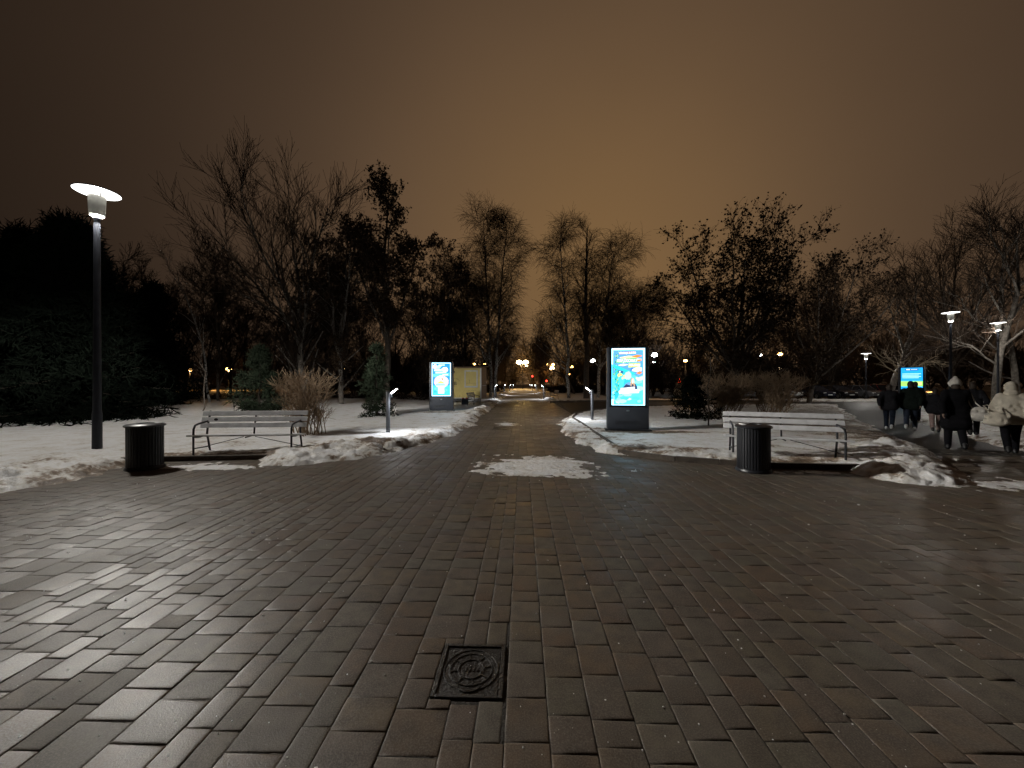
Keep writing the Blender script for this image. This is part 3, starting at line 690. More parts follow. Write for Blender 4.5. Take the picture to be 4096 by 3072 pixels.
def poster_blue(S):
    W, H = 1.06, 1.88; a = Art(W, H); r = random.Random(8)
    a.col((.34, .60, .80), S * 2.4).rect(0, 0, 1, 1)
    a.col((.01, .24, .80), S).rect(.03, .02, .965, .98)
    a.col((.04, .48, .62), S).rect(.03, .02, .965, .32)
    for k in range(22): a.col(((.14, .66, .75), (.01, .38, .62), (.24, .70, .78))[k % 3], S).ell(r.uniform(.16, .8), r.uniform(.07, .3), r.uniform(.05, .11), r.uniform(.01, .03), 12, .2, k)
    a.col((.10, .50, .85), S).poly([(.055, .66), (.92, .70), (.92, .60), (.055, .57)])
    a.col((.93, .84, .90), S).ell(.17, .88, .115, .075, 14, .25, 2)
    a.col((.80, .20, .25), S).ell(.20, .905, .05, .02, 12, .3, 5); a.ell(.11, .84, .03, .02, 10, .3, 6)
    a.col((.40, .90, .98), S).poly([(.16, .80), (.40, .82), (.55, .93), (.40, .935), (.25, .90)])
    a.col((.65, .97, 1), S).rect(.36, .918, .68, .945)
    a.col((.90, .78, .72), S).poly([(.48, .80), (.60, .86), (.78, .87), (.86, .80), (.84, .74), (.60, .75)])
    a.col((.75, .55, .35), S).poly([(.54, .825), (.64, .855), (.76, .85), (.70, .83)])
    for u0, v0, u1, v1 in ((.12, .745, .55, .80), (.19, .675, .77, .73), (.54, .61, .86, .655)):
        a.col((.35, .68, .98), S).rect(u0, v0, u1, v1, .012); a.col((.72, .92, 1), S).rect(u0 + .02, v0 + .012, u1 - .02, v1 - .010, .012)
    a.col((.88, .62, .74), S).ell(.50, .43, .385, .185, 28, .03, 1)
    for k in range(26):
        an = 2 * PI * k / 26; u, v = .50 + .345 * math.cos(an), .43 + .165 * math.sin(an)
        a.col((.70, .10, .14), S).ell(u, v, .030, .010, 8, .3, k)
    a.col((.95, .88, .95), S).ell(.50, .43, .295, .140, 24, .03, 2)
    a.col((.74, .16, .12), S).ell(.48, .505, .13, .055, 12, .2, 7)
    a.col((.96, .80, .70), S).ell(.47, .49, .070, .045)
    a.col((.75, .88, .10), S).poly([(.30, .385), (.36, .43), (.46, .45), (.58, .44), (.68, .385)])
    a.col((.32, .60, .92), S).rect(.20, .305, .72, .385)
    for k in range(4): a.col((.10, .28, .66), S).rect(.24, .318 + .017 * k, .66 - .04 * (k % 2), .324 + .017 * k)
    a.col((.72, .95, 1.0), S).rect(.33, .075, .66, .285)
    return a, []
def poster_plain(S):
    W, H = 1.06, 1.88; a = Art(W, H)
    a.col((.01, .36, .95), S).rect(0, 0, 1, 1)
    a.col((.02, .05, .14), S).rect(.20, .90, .80, .965)
    a.col((.75, .9, 1), S).rect(.24, .915, .42, .955); a.rect(.46, .925, .76, .945)
    for k in range(4): a.col((.45, .82, 1), S).rect(.06, .76 - .05 * k, .92 - .1 * (k % 2), .785 - .05 * k)
    a.col((.35, .85, .15), S).rect(.0, .30, 1, .50); a.col((.75, .95, .3), S).rect(.55, .34, .95, .46)
    return a, []
def kiosk(x, y, z, rz, label, poster, S, back=True):
    t = empty('advertising_screen', (x, y, z), rz, label, 'screen')
    bw, bd, bh = 1.36, .26, 2.74
    # rounded upright body
    body = autosmooth(MB().box((0, 0, bh / 2 + .06), (bw, bd, bh), bev=.045).build('body', MAT['kiosk'], t), 40)
    MB().box((0, 0, .045), (1.50, .42, .05), bev=.008).build('base_plate', MAT['black'], t)
    MB().box((0, 0, -.03), (2.2, .9, .09), bev=.01).build('foundation_slab', MAT['slab'], t)
    for s_ in ((-1, 1) if back else (-1,)):
        ro = 0 if s_ < 0 else PI
        bz = MB()
        for sx, sz, dx, dz in ((-1, 0, .07, 2.02), (1, 0, .07, 2.02), (0, -1, 1.06, .06), (0, 1, 1.06, .06)):
            bz.box((sx * .567, -bd / 2 - .004, 1.81 + sz * .975), (dx, .014, dz), bev=.003)
        bzo = bz.build('bezel', MAT['glass'], t); bzo.rotation_euler = (0, 0, ro)
        a, texts = poster(S)
        scr = a.mb.build('screen', a.mats, t); scr.location = (0, s_ * (bd / 2 + .001), .87); scr.rotation_euler = (0, 0, ro)
        if s_ < 0:
            for body_, size, u, v, mt, sh, bold, cond in texts:
                me = text_mesh(body_, size, 0, shear=sh, bold=bold)
                o = obj('lettering', me, mt, scr, ((u - .5) * 1.06, -.0004 * a.k - .004, v * 1.88), (PI / 2, 0, R_(0)))
                wd = max(1e-3, o.dimensions.x); tw = {'KSIĄŻKOMAT': .62, 'NA FALI': .33, 'Kolory LATA': .5, 'ZANURZ SIĘ': .36, 'W ŚWIAT KSIĄŻEK': .55}[body_]
                xs = [vv_.co.x for vv_ in me.vertices]; o.scale = (tw * 1.06 / (max(xs) - min(xs)), 1, 1)
    if True:
        MB().ell((0, -bd / 2 - .01, .68), (.055, .02, .03), 12, 8).build('lock', MAT['chrome'], t)
        v = MB()
        for k in range(4): v.box((0, -bd / 2 - .002, .24 + .03 * k), (.82, .008, .014), bev=.002)
        v.build('vent', MAT['black'], t)
    return t
kiosk(3.87, 12.75, .03, R_(-8), 'large lit advertising screen with a green leafy poster at the right', poster_beach, 2.0)
kiosk(-4.0, 21.6, .05, R_(3), 'lit blue advertising screen before the yellow trailer', poster_blue, 2.0)
kiosk(28.4, 27.0, .0, R_(-46), 'lit blue screen half hidden behind the walkers at the right', poster_plain, 1.6)
# ------------------------------------------------------------------ yellow food trailer
MAT['yellow'] = M('yellow_panel', (.72, .58, .17), (.66, .52, .15), 3, .5, .05, 30)
MAT['white'] = M('white_trim', (.62, .63, .62), (.55, .55, .54), 6, .4)
MAT['wood'] = M('varnished_boards', (.27, .17, .085), (.20, .12, .06), 8, .6, .2, 20)
MAT['ink'] = M('print_dark', (.03, .025, .02), (.04, .03, .025), 5, .6)
MAT['inkgreen'] = M('print_olive', (.22, .17, .04), (.18, .14, .035), 5, .6)
def trailer():
    t = empty('food_trailer', (-3.95, 33.0, .02), R_(-7), 'yellow food trailer with a white window frame behind the left screen', 'trailer')
    W, D, H0, H1 = 3.1, 2.3, .36, 3.0; f = -D / 2
    MB().box((0, 0, (H0 + H1) / 2), (W, D, H1 - H0), bev=.02).build('body', MAT['wood'], t)
    fp = MB().box((0, f - .006, (H0 + H1) / 2), (W - .14, .012, H1 - H0 - .16)).build('front_panel', MAT['yellow'], t)
    for nm, c, d in (('trim', (-W / 2 + .05, f - .012, 1.68), (.11, .04, 2.66)), ('trim', (W / 2 - .05, f - .012, 1.68), (.12, .04, 2.66)), ('trim', (0, f - .014, H1 - .04), (W - .22, .04, .09)), ('trim', (0, f - .014, H0 + .04), (W - .22, .04, .07))):
        MB().box(c, d, bev=.006).build(nm, MAT['white'], t)
    wc = .68
    MB().box((wc, f - .022, 2.02), (.92, .02, 1.22)).build('shutter', MAT['yellow'], t)
    for c, d in (((wc - .51, 0, 2.02), (.10, .05, 1.40)), ((wc + .51, 0, 2.02), (.10, .05, 1.40)), ((wc, 0, 2.67), (.92, .05, .10)), ((wc, 0, 1.37), (.92, .05, .10))):
        MB().box((c[0], f - .035, c[2]), d, bev=.008).build('window_frame', MAT['white'], t)
    MB().box((wc, f - .05, 1.30), (1.15, .10, .03), bev=.004).build('window_sill', MAT['white'], t)
    mb = MB().box((wc, f - .034, 1.64), (.86, .006, .012)); mb.box((wc - .15, f - .034, 1.80), (.02, .006, .3)); mb.build('shutter_lines', MAT['inkgreen'], t)
    ro = Matrix.Rotation(PI / 2, 3, 'X')
    mb = MB().tube([(-.90, f - .01, 2.60), (-.90, f - .05, 2.60)], .17, 28); sg = mb.build('round_sign', MAT['ink'], t)
    MB().ell((-.90, f - .055, 2.59), (.06, .006, .03), 12, 6).build('sign_mark', MAT['white'], sg)
    mb = MB()
    for k in range(4):      # striped bee emblem
        r2 = Matrix.Rotation(R_(-35), 3, 'Y'); mb.box(Vector((-.68, f - .016, 1.62)) + r2 @ Vector((0, 0, .13 - .08 * k)), ((.22, .30, .28, .14)[k], .006, .045), r2)
    mb.build('bee_emblem', MAT['ink'], fp)
    for k, ch in enumerate('PANI MIODA'):
        if ch == ' ': continue
        an = R_(205 - 19.5 * k); me = text_mesh(ch, .13)
        obj('lettering', me, MAT['ink'], fp, (-.70 + .40 * math.cos(an), f - .016, 1.66 + .40 * math.sin(an)), (PI / 2, an * -1 + PI / 2 if False else 0, 0))
    obj('lettering', text_mesh('OD 12 DO 18', .10), MAT['ink'], fp, (.75, f - .016, 1.06), (PI / 2, 0, 0))
    mb = MB(); rr = random.Random(2)
    for k in range(34):
        x0 = -1.4 + 2.75 * k / 33; h = rr.uniform(.12, .42); b = rr.uniform(-.12, .12)
        mb.poly([(x0 - .012, f - .015, .46), (x0 + .012, f - .015, .46), (x0 + b, f - .015, .46 + h)])
    mb.build('printed_grass', MAT['inkgreen'], fp)
    MB().box((0, .12, H1 + .05), (W + .25, D + .55, .08), Matrix.Rotation(R_(4), 3, 'X'), bev=.01).build('roof', MAT['wood'], t)
    for x in (-.9, .9):
        wl = MB().tube([(x, f + .25, .28), (x, f + .45, .28)], .27, 20).build('wheel', MAT['black'], t)
    MB().box((0, -.2, .24), (2.4, 1.2, .16)).build('chassis', MAT['black'], t)
    MB().box((W / 2 + .08, -.2, 1.45), (.16, .9, .035), bev=.004).build('side_shelf', MAT['white'], t)
    return t
trailer()
# crate with red cans by the trailer's bench
cr_ = empty('crate', (-3.55, 28.6, .06), .2, 'dark crate with red edges beside the dark bench at the trailer', 'crate')
MB().box((0, 0, .22), (.5, .4, .44), bev=.02).build('body', MAT['black'], cr_)
for k in (-1, 1): MB().box((k * .13, -.1, .47), (.18, .18, .08), bev=.02).build('lid', M('red_paint', (.35, .03, .02)), cr_)
# ------------------------------------------------------------------ people
FIG = []          # (object, voxel)
def fig_part(name, mb, m, parent, vox=.016):
    o = mb.build(name, m, parent)
    md = o.modifiers.new('r', 'REMESH'); md.mode = 'VOXEL'; md.voxel_size = vox
    sm = o.modifiers.new('s', 'SMOOTH'); sm.iterations = 5; sm.factor = .5
    FIG.append(o); return o
MAT['skin'] = M('skin', (.42, .27, .20), (.38, .24, .18), 20, .6)
MAT['hair'] = M('hair', (.03, .02, .015), (.05, .035, .025), 30, .6, .5, 90)
def person(x, y, head_deg, H, label, coat, coat_len, pants, shoes, hat=None, hood=None, stride=.28, arm=.25, puff=1.0, group='walkers on the asphalt path', fur=False, flip=1, z=0.0):
    """built facing +Y, then turned; H = standing height. coat_len: hem height as a share of H"""
    t = empty('person', (x, y, z - .02), R_(head_deg), label, 'person', group)
    k = H / 1.75
    def V(a, b, c): return Vector((a * k, b * k, c * k))
    hipz = .90
    J = {}
    for s, ph in ((-1, stride * flip), (1, -stride * flip)):
        hip = V(s * .095, 0, hipz)
        th = math.asin(max(-.6, min(.6, ph / .85)))
        knee = hip + V(0, math.sin(th + .10) * .44, -math.cos(th + .10) * .44)
        an = knee + V(0, math.sin(th - (.12 if ph > 0 else .45)) * .42, -math.cos(th - (.12 if ph > 0 else .45)) * .42)
        J[s] = (hip, knee, an)
    low = min(J[s][2].z for s in J); dz = .075 * k - low
    for s in J: J[s] = tuple(p + Vector((0, 0, dz)) for p in J[s])
    up = Vector((0, 0, dz))
    sh = {s: V(s * .185, -.01, 1.42) + up for s in (-1, 1)}
    el, wr = {}, {}
    for s in (-1, 1):
        sw = arm * flip * s
        el[s] = sh[s] + V(s * .075, sw * .9, -.27); wr[s] = el[s] + V(-s * .02, sw * .5 + .10, -.22)
    neck = V(0, .0, 1.49) + up; hd = V(0, .025, 1.635) + up
    # body: one continuous figure
    b = MB()
    b.ell(hd, (.078 * k, .098 * k, .118 * k)); b.ell(hd + V(0, .045, -.055), (.055 * k, .058 * k, .065 * k))
    b.ell(hd + V(0, .105, -.015), (.013 * k, .020 * k, .022 * k), 8, 6)
    for s in (-1, 1): b.ell(hd + V(s * .08, -.005, -.01), (.014 * k, .026 * k, .034 * k), 8, 6)
    b.cap(neck - V(0, 0, .06), .058 * k, hd - V(0, .01, .05), .052 * k)
    b.ell(V(0, 0, 1.30) + up, (.175 * k, .115 * k, .20 * k)); b.ell(V(0, 0, 1.10) + up, (.145 * k, .10 * k, .20 * k)); b.ell(V(0, 0, .94) + up, (.165 * k, .115 * k, .14 * k))
    for s in (-1, 1):
        b.cap(sh[s], .058 * k, el[s], .043 * k); b.cap(el[s], .042 * k, wr[s], .030 * k)
        hand = wr[s] + V(0, .03, -.075); b.ell((wr[s] + hand) / 2 + V(0, 0, -.01), (.020 * k, .038 * k, .052 * k), 10, 8)
        for f_ in range(4):
            p0 = hand + V(0, .027 - .018 * f_, .0); ln = (.055, .066, .062, .048)[f_]
            p1 = p0 + V(-s * .008, .006, -ln * .6); p2 = p1 + V(-s * .022, .004, -ln * .45); b.cap(p0, .0095 * k, p1, .009 * k, 7); b.cap(p1, .009 * k, p2, .008 * k, 7)
        p0 = wr[s] + V(0, .045, -.035); p1 = p0 + V(-s * .01, .022, -.03); b.cap(p0, .011 * k, p1, .010 * k, 7); b.cap(p1, .010 * k, p1 + V(-s * .008, .004, -.026), .009 * k, 7)
        hip, kn, an = J[s]
        b.cap(hip, .085 * k, kn, .055 * k); b.cap(kn, .055 * k, an, .040 * k)
        b.cap(an + V(0, -.03, -.035), .036 * k, an + V(0, .13, -.045), .030 * k)
    fig_part('body', b, MAT['skin'], t, .010)
    p = MB()
    p.ell(V(0, 0, .93) + up, (.180 * k, .13 * k, .15 * k))
    for s in (-1, 1):
        hip, kn, an = J[s]
        p.cap(hip, .104 * k, kn, .078 * k); p.cap(kn, .078 * k, an + V(0, 0, .02), .066 * k)
    fig_part('trousers', p, pants, t)
    for s in (-1, 1):
        q = MB(); an = J[s][2]
        q.cap(an + V(0, -.035, -.030), .048 * k, an + V(0, .15, -.040), .040 * k); q.cap(an + V(0, -.02, .04), .052 * k, an + V(0, -.02, -.02), .050 * k)
        fig_part('shoe', q, shoes, t, .012)
    c = MB(); pf = puff
    c.ell(V(0, -.005, 1.30) + up, (.215 * k * pf, .150 * k * pf, .215 * k)); c.ell(V(0, 0, 1.12) + up, (.195 * k * pf, .145 * k * pf, .20 * k))
    hem = coat_len * 1.75
    n = 4
    for i in range(n):
        zz_ = 1.02 - (1.02 - hem) * i / (n - 1) + .10
        c.cap(V(-.09 * pf, 0, zz_) + up, (.125 + .018 * i) * k * pf, V(.09 * pf, 0, zz_) + up, (.125 + .018 * i) * k * pf)
    for s in (-1, 1):
        c.cap(sh[s] + V(-s * .03, 0, 0), .092 * k * pf, el[s], .074 * k * pf); c.cap(el[s], .074 * k * pf, wr[s] + V(0, 0, .02), .056 * k * pf)
    c.cap(neck - V(0, 0, .05), .10 * k, neck + V(0, 0, .02), .085 * k)
    if fur:
        rr = random.Random(int(x * 100))
        for i in range(90):
            a = rr.uniform(0, 2 * PI); zz_ = rr.uniform(hem + .12, 1.40); c.ell(V(.195 * math.cos(a) * pf, .138 * math.sin(a) * pf, zz_) + up, (.036 * k, .034 * k, .034 * k), 7, 5)
    fig_part('coat', c, coat, t, .018)
    if hood is not None:
        h = MB(); h.ell(hd + V(0, -.015, .012), (.120 * k, .128 * k, .150 * k)); h.cap(hd + V(-.04, -.06, -.13), .09 * k, hd + V(.04, -.06, -.13), .09 * k)
        h.ell(hd + V(0, -.06, .08), (.085 * k, .09 * k, .085 * k))
        fig_part('hood', h, hood, t, .014)
    elif hat is not None:
        h = MB(); h.ell(hd + V(0, -.01, .055), (.108 * k, .122 * k, .105 * k)); h.cap(hd + V(-.03, -.0, .02), .096 * k, hd + V(.03, 0, .02), .096 * k); h.ell(hd + V(0, -.01, .165), (.045 * k, .045 * k, .04 * k))
        fig_part('hat', h, hat, t, .012)
        h = MB(); h.ell(hd + V(0, -.045, -.05), (.085 * k, .075 * k, .11 * k)); fig_part('hair', h, MAT['hair'], t, .012)
    else:
        h = MB(); h.ell(hd + V(0, -.02, .02), (.090 * k, .105 * k, .118 * k)); h.ell(hd + V(0, -.06, -.05), (.080 * k, .055 * k, .09 * k))
        fig_part('hair', h, MAT['hair'], t, .012)
    return t, dict(sh=sh, el=el, wr=wr, up=up, k=k)
black = fabric('black_wool', (.010, .010, .012)); dark = fabric('dark_green_nylon', (.014, .020, .017)); navy = fabric('navy_denim', (.020, .026, .042)); navy2 = fabric('blue_jeans', (.035, .045, .07))
cream = fabric('cream_fleece', (.66, .60, .50), 9, .8); whitewool = fabric('white_wool', (.66, .63, .58), 12, .8); blackt = fabric('black_trousers', (.011, .011, .014)); pinkt = fabric('pale_pink_trousers', (.42, .30, .28))
shoeb = M('black_shoes', (.012, .012, .013), None, 8, .5); shoew = M('white_trainers', (.55, .55, .55), None, 8, .6)
greyc = fabric('charcoal_coat', (.022, .022, .026))
Hd = -46
person(10.85, 9.30, -40, 1.72, 'person in a long black coat and white bobble hat walking away', black, .32, blackt, shoeb, hat=whitewool, stride=.20, puff=1.06)
p6, j6 = person(11.45, 8.72, -44, 1.64, 'person in a cream fleece hooded jacket walking away at the right edge', cream, .47, blackt, shoeb, hood=cream, stride=.24, arm=.16, puff=1.10, fur=True, flip=-1)
person(12.15, 8.62, -44, 1.66, 'person in black cut off by the right edge of the picture', black, .45, blackt, shoeb, stride=.2)
person(13.35, 13.45, -50, 1.60, 'person in a dark coat, leftmost of the walkers', greyc, .45, navy, shoew, stride=.18)
person(13.95, 13.30, -48, 1.72, 'tall person in a dark green jacket before the blue screen', dark, .46, navy2, shoew, stride=.26, puff=1.08, flip=-1)
person(17.3, 16.3, -46, 1.70, 'person in dark clothes farthest away, behind the dark green jacket', dark, .45, navy, shoeb, stride=.2, puff=1.1)
person(14.2, 12.75, -44, 1.46, 'shorter person in a dark jacket and pale pink trousers beside the long black coat', greyc, .44, pinkt, shoeb, stride=.2, flip=-1)
person(14.25, 11.75, -44, 1.68, 'person in dark clothes between the white hat and the cream jacket', greyc, .45, blackt, shoeb, stride=.22, flip=-1)
def bag(x, y, z, r, label, m, strap):
    t = empty('shoulder_bag', (x, y, z), R_(-44), label, 'bag', 'pale bags carried by the walkers')
    b = MB(); rr = random.Random(int(x * 77))
    b.ell((0, 0, 0), (r * 1.05, r * .6, r * .85)); b.ell((0, 0, -r * .25), (r * 1.15, r * .66, r * .66)); b.ell((0, 0, r * .45), (r * .7, r * .42, r * .5))
    for i in range(22):
        a = rr.uniform(0, 2 * PI); zz_ = rr.uniform(-.6, .5); b.ell((r * math.cos(a) * 1.0, r * .58 * math.sin(a), r * zz_), (r * .2, r * .16, r * .2), 8, 6)
    fig_part('pouch', b, m, t, .014)
    mb = MB().tube([(-.10, 0, r * .6), (-.16, -.02, r * 1.4), (-.20, -.02, strap), (-.14, .04, strap + .02), (-.05, .05, r * 1.4), (.05, .02, r * .7)], .012, 6)
    mb.build('strap', m, t)
bag(11.14, 9.06, .88, .19, 'white furry bag hanging beside the long black coat', whitewool, .52)
bag(10.98, 8.60, .80, .18, 'cream furry bag held by the walker in the cream jacket', cream, .30)
dg = bpy.context.evaluated_depsgraph_get()
for o in FIG:
    me = bpy.data.meshes.new_from_object(o.evaluated_get(dg))
    me.polygons.foreach_set('use_smooth', [True] * len(me.polygons)); me.name = o.name.split('.')[0]
    o.modifiers.clear(); old = o.data; o.data = me; bpy.data.meshes.remove(old)
# ------------------------------------------------------------------ parked cars
def car_paint(name, c): return M(name, c, tuple(x * .8 for x in c), 2, .25, spec=.6)
paints = [car_paint('paint_black', (.010, .010, .012)), car_paint('paint_silver', (.28, .28, .29)), car_paint('paint_navy', (.012, .016, .03)), car_paint('paint_white', (.42, .41, .39)), car_paint('paint_grey', (.07, .07, .075)), car_paint('paint_red', (.10, .012, .012))]
MAT['headl'] = M('headlamp_glass', (.5, .5, .5), (.6, .6, .6), 9, .1); MAT['taill'] = M('tail_lamp_glass', (.25, .01, .01), None, 9, .15); MAT['tyre'] = M('tyre_rubber', (.012, .012, .012), None, 9, .8)
def loft(st, n=4):
    """stations (x, half width bottom, half width top, z0, z1) -> closed skin"""
    mb = MB(); pts = []
    for x, wb, wt, z0, z1 in st: pts += [(x, -wb, z0), (x, -wt * 1.0, z1), (x, wt * 1.0, z1), (x, wb, z0)]
    fs = []
    for i in range(len(st) - 1):
        for k in range(4): fs.append((i * 4 + k, i * 4 + (k + 1) % 4, (i + 1) * 4 + (k + 1) % 4, (i + 1) * 4 + k))
    fs.append((0, 3, 2, 1)); e = (len(st) - 1) * 4; fs.append((e, e + 1, e + 2, e + 3))
    mb.add(pts, fs); return mb
def car(x, y, rz, paint, label, sc_=1.0, tall=0):
    t = empty('parked_car', (x, y, -.02), R_(rz), label, 'car', 'cars parked behind the snow strip'); t.scale = (sc_,) * 3
    L = 4.3
    lower = loft([(-2.12, .70, .66, .34, .72), (-2.02, .80, .76, .26, .88 + tall * .1), (-1.45, .86, .82, .22, .95 + tall * .1), (-.2, .88, .85, .22, .93), (.95, .88, .82, .22, .92), (1.75, .84, .72, .24, .80), (2.08, .72, .62, .30, .66)])
    bo = lower.build('body', paint, t); bev = bo.modifiers.new('b', 'BEVEL'); bev.width = .05; bev.segments = 2
    cab = loft([(-1.95, .76, .64, .90, .93 + tall * .3), (-1.40, .80, .60, .90, 1.40 + tall * .14), (-.3, .82, .62, .90, 1.48 + tall * .12), (.35, .82, .61, .90, 1.42 + tall * .1), (1.05, .80, .66, .90, .93)])
    co = cab.build('cabin_glass', MAT['glass'], t)
    rf = loft([(-1.42, .60, .56, 1.395 + tall * .14, 1.42 + tall * .14), (-.3, .63, .58, 1.47 + tall * .12, 1.505 + tall * .12), (.37, .62, .57, 1.41 + tall * .1, 1.445 + tall * .1)]).build('roof', paint, t)
    for s in (-1, 1):
        for xa, xb, za, zb in ((.98, .36, .93, 1.42), (-1.92, -1.40, .93, 1.40), (-.28, -.30, .93, 1.46)):
            MB().tube([(xa, s * .78, za), (xb, s * .625, zb + tall * .11)], .035, 6).build('pillar', paint, t)
        MB().box((.72, s * .94, .98), (.10, .16, .11), bev=.03).build('mirror', paint, t)
        MB().box((1.96, s * .54, .66), (.20, .28, .12), bev=.03).build('headlight', MAT['headl'], t)
        MB().box((-2.08, s * .58, .80), (.10, .24, .16), bev=.02).build('tail_light', MAT['taill'], t)
        for xw in (-1.32, 1.32):
            wl = MB().tube([(xw, s * .70, .31), (xw, s * .885, .31)], .315, 20).build('wheel', MAT['tyre'], t)
            MB().tube([(xw, s * .88, .31), (xw, s * .895, .31)], .19, 14).build('rim', MAT['chrome'], wl)
    MB().box((2.09, 0, .46), (.03, .50, .11)).build('number_plate', MAT['white'], t); MB().box((-2.12, 0, .60), (.03, .50, .11)).build('number_plate', MAT['white'], t)
    return t
# nose-in row: rz = -90 shows the nose to the camera
for (x, y, rz, pi_, lab, tl) in ((20.2, 43.6, -88, 3, 'pale car seen through the left clipped shrub', 1), (22.9, 43.2, -92, 4, 'grey car seen through the right clipped shrub', 0), (25.6, 43.0, -90, 1, 'silver car at the right end of the clipped shrubs', 0), (28.4, 43.2, -86, 0, 'black car left of the white car in the parked row', 0), (31.2, 43.6, -91, 3, 'white car in the middle of the parked row', 1), (33.9, 42.8, -84, 2, 'dark blue car right of the white car in the parked row', 0), (36.7, 43.1, -90, 0, 'black car under the white lamp in the parked row', 0), (39.5, 43.0, -87, 4, 'dark grey car third from the right of the parked row', 0), (42.3, 43.8, -93, 5, 'dark red car next to the walkers in the parked row', 1), (45.3, 43.2, -88, 1, 'silver car behind the blue screen', 0), (58, 41, 30, 0, 'black car far right behind the cream jacket', 0)):
    car(x, y, rz, paints[pi_], lab, 1.0, tl)
car(29.8, 76, -60, paints[1], 'silver car parked far behind the large right screen', 1.0, 0)
car(12.8, 82, -80, paints[3], 'white van-like car far down beside the leaning branch', 1.15, 2)
# ------------------------------------------------------------------ trees
UPV = np.array([0, 0, 1.0])
def unit(v): return v / (np.linalg.norm(v, axis=-1, keepdims=True) + 1e-9)
def perp(d, rg):
    r = rg.normal(size=d.shape); r = r - (r * d).sum(-1, keepdims=True) * d; return unit(r)
def grow(rg, P, R, n, t0, t1, ang, asd, ln, K, trop, wob, rr, rmin, taper=.5, upbias=0.0):
    N, Kp, _ = P.shape
    idx = np.repeat(np.arange(N), n); Mn = len(idx)
    t = t0 + (t1 - t0) * ((np.tile(np.arange(n), N) + rg.random(Mn)) / n)
    f = t * (Kp - 1); i0 = np.minimum(f.astype(int), Kp - 2); fr = (f - i0)[:, None]
    base = P[idx, i0] * (1 - fr) + P[idx, i0 + 1] * fr
    d = unit(P[idx, i0 + 1] - P[idx, i0])
    r0 = R[idx, i0] * (1 - fr[:, 0]) + R[idx, i0 + 1] * fr[:, 0]
    pp = perp(d, rg)
    if upbias: pp = unit(pp + UPV * upbias); pp = unit(pp - (pp * d).sum(-1, keepdims=True) * d)
    a = np.radians(rg.normal(ang, asd, Mn))[:, None]
    dr = unit(np.cos(a) * d + np.sin(a) * pp)
    L = ln * (1 - taper * t) * rg.uniform(.65, 1.3, Mn)
    Q = np.zeros((Mn, K, 3)); Q[:, 0] = base
    for k in range(1, K):
        dr = unit(dr + UPV * trop / K * 3 + rg.normal(0, wob, (Mn, 3)))
        Q[:, k] = Q[:, k - 1] + dr * (L / (K - 1))[:, None]
    rb = np.maximum(np.minimum(r0 * rr, L * .022 + rmin), rmin)
    RR = np.maximum(rb[:, None] * np.linspace(1, .35, K)[None], rmin * .8)
    return Q, RR
def tube_arrays(P, R, S):
    N, K, _ = P.shape
    d = unit(P[:, -1] - P[:, 0]); ref = np.where(np.abs(d[:, 2:3]) < .9, UPV[None], np.array([[1.0, 0, 0]]))
    u = unit(np.cross(d, ref)); v = np.cross(d, u)
    a = np.arange(S) * 2 * PI / S
    ring = np.cos(a)[None, :, None] * u[:, None] + np.sin(a)[None, :, None] * v[:, None]
    co = P[:, :, None, :] + R[:, :, None, None] * ring[:, None]
    n = np.arange(N)[:, None, None] * K * S; k = np.arange(K - 1)[None, :, None] * S; s = np.arange(S)[None, None]
    s2 = (s + 1) % S
    q = np.stack([n + k + s, n + k + s2, n + k + S + s2, n + k + S + s], -1).reshape(-1, 4)
    return co.reshape(-1, 3), q
def merge(parts):
    vs, qs, off = [], [], 0
    for co, q in parts: vs.append(co); qs.append(q + off); off += len(co)
    return np.concatenate(vs), np.concatenate(qs)
def spline(pts, K, rg, wob=.0):
    pts = np.array(pts, float); m = len(pts); t = np.linspace(0, m - 1, K); i = np.minimum(t.astype(int), m - 2); f = (t - i)[:, None]
    p = lambda j: pts[np.clip(j, 0, m - 1)]
    a, b, c, d = p(i - 1), p(i), p(i + 1), p(i + 2)
    q = .5 * ((2 * b) + (-a + c) * f + (2 * a - 5 * b + 4 * c - d) * f ** 2 + (-a + 3 * b - 3 * c + d) * f ** 3)
    q[1:-1] += rg.normal(0, wob, (K - 2, 3)); return q
def limbs(specs, rg, K=9, wob=.06):
    P, R = [], []
    for pts, r0, r1 in specs: P.append(spline(pts, K, rg, wob)); R.append(np.linspace(r0, r1, K))
    return np.array(P), np.array(R)
def leaf_quads(rg, P, per, size, droop=.6, spread=.12):
    tips = P[:, 1:].reshape(-1, 3); idx = rg.integers(0, len(tips), per); c = tips[idx] + rg.normal(0, spread, (per, 3))
    a = unit(rg.normal(0, 1, (per, 3)) + np.array([0, 0, -droop])); b = perp(a, rg)
    s = size * rg.uniform(.6, 1.4, per)[:, None]
    n = np.cross(a, b) * s * .18
    co = np.stack([c - a * s * .5, c + b * s * .36 + n, c + a * s * .55, c - b * s * .36 + n], 1).reshape(-1, 3)
    return co, np.arange(per * 4).reshape(-1, 4)
def crown_levels(rg, P, R, levels):
    out = []
    for lv in levels:
        P, R = grow(rg, P, R, *lv[:-1]); out.append((P, R, lv[-1]))
    return out
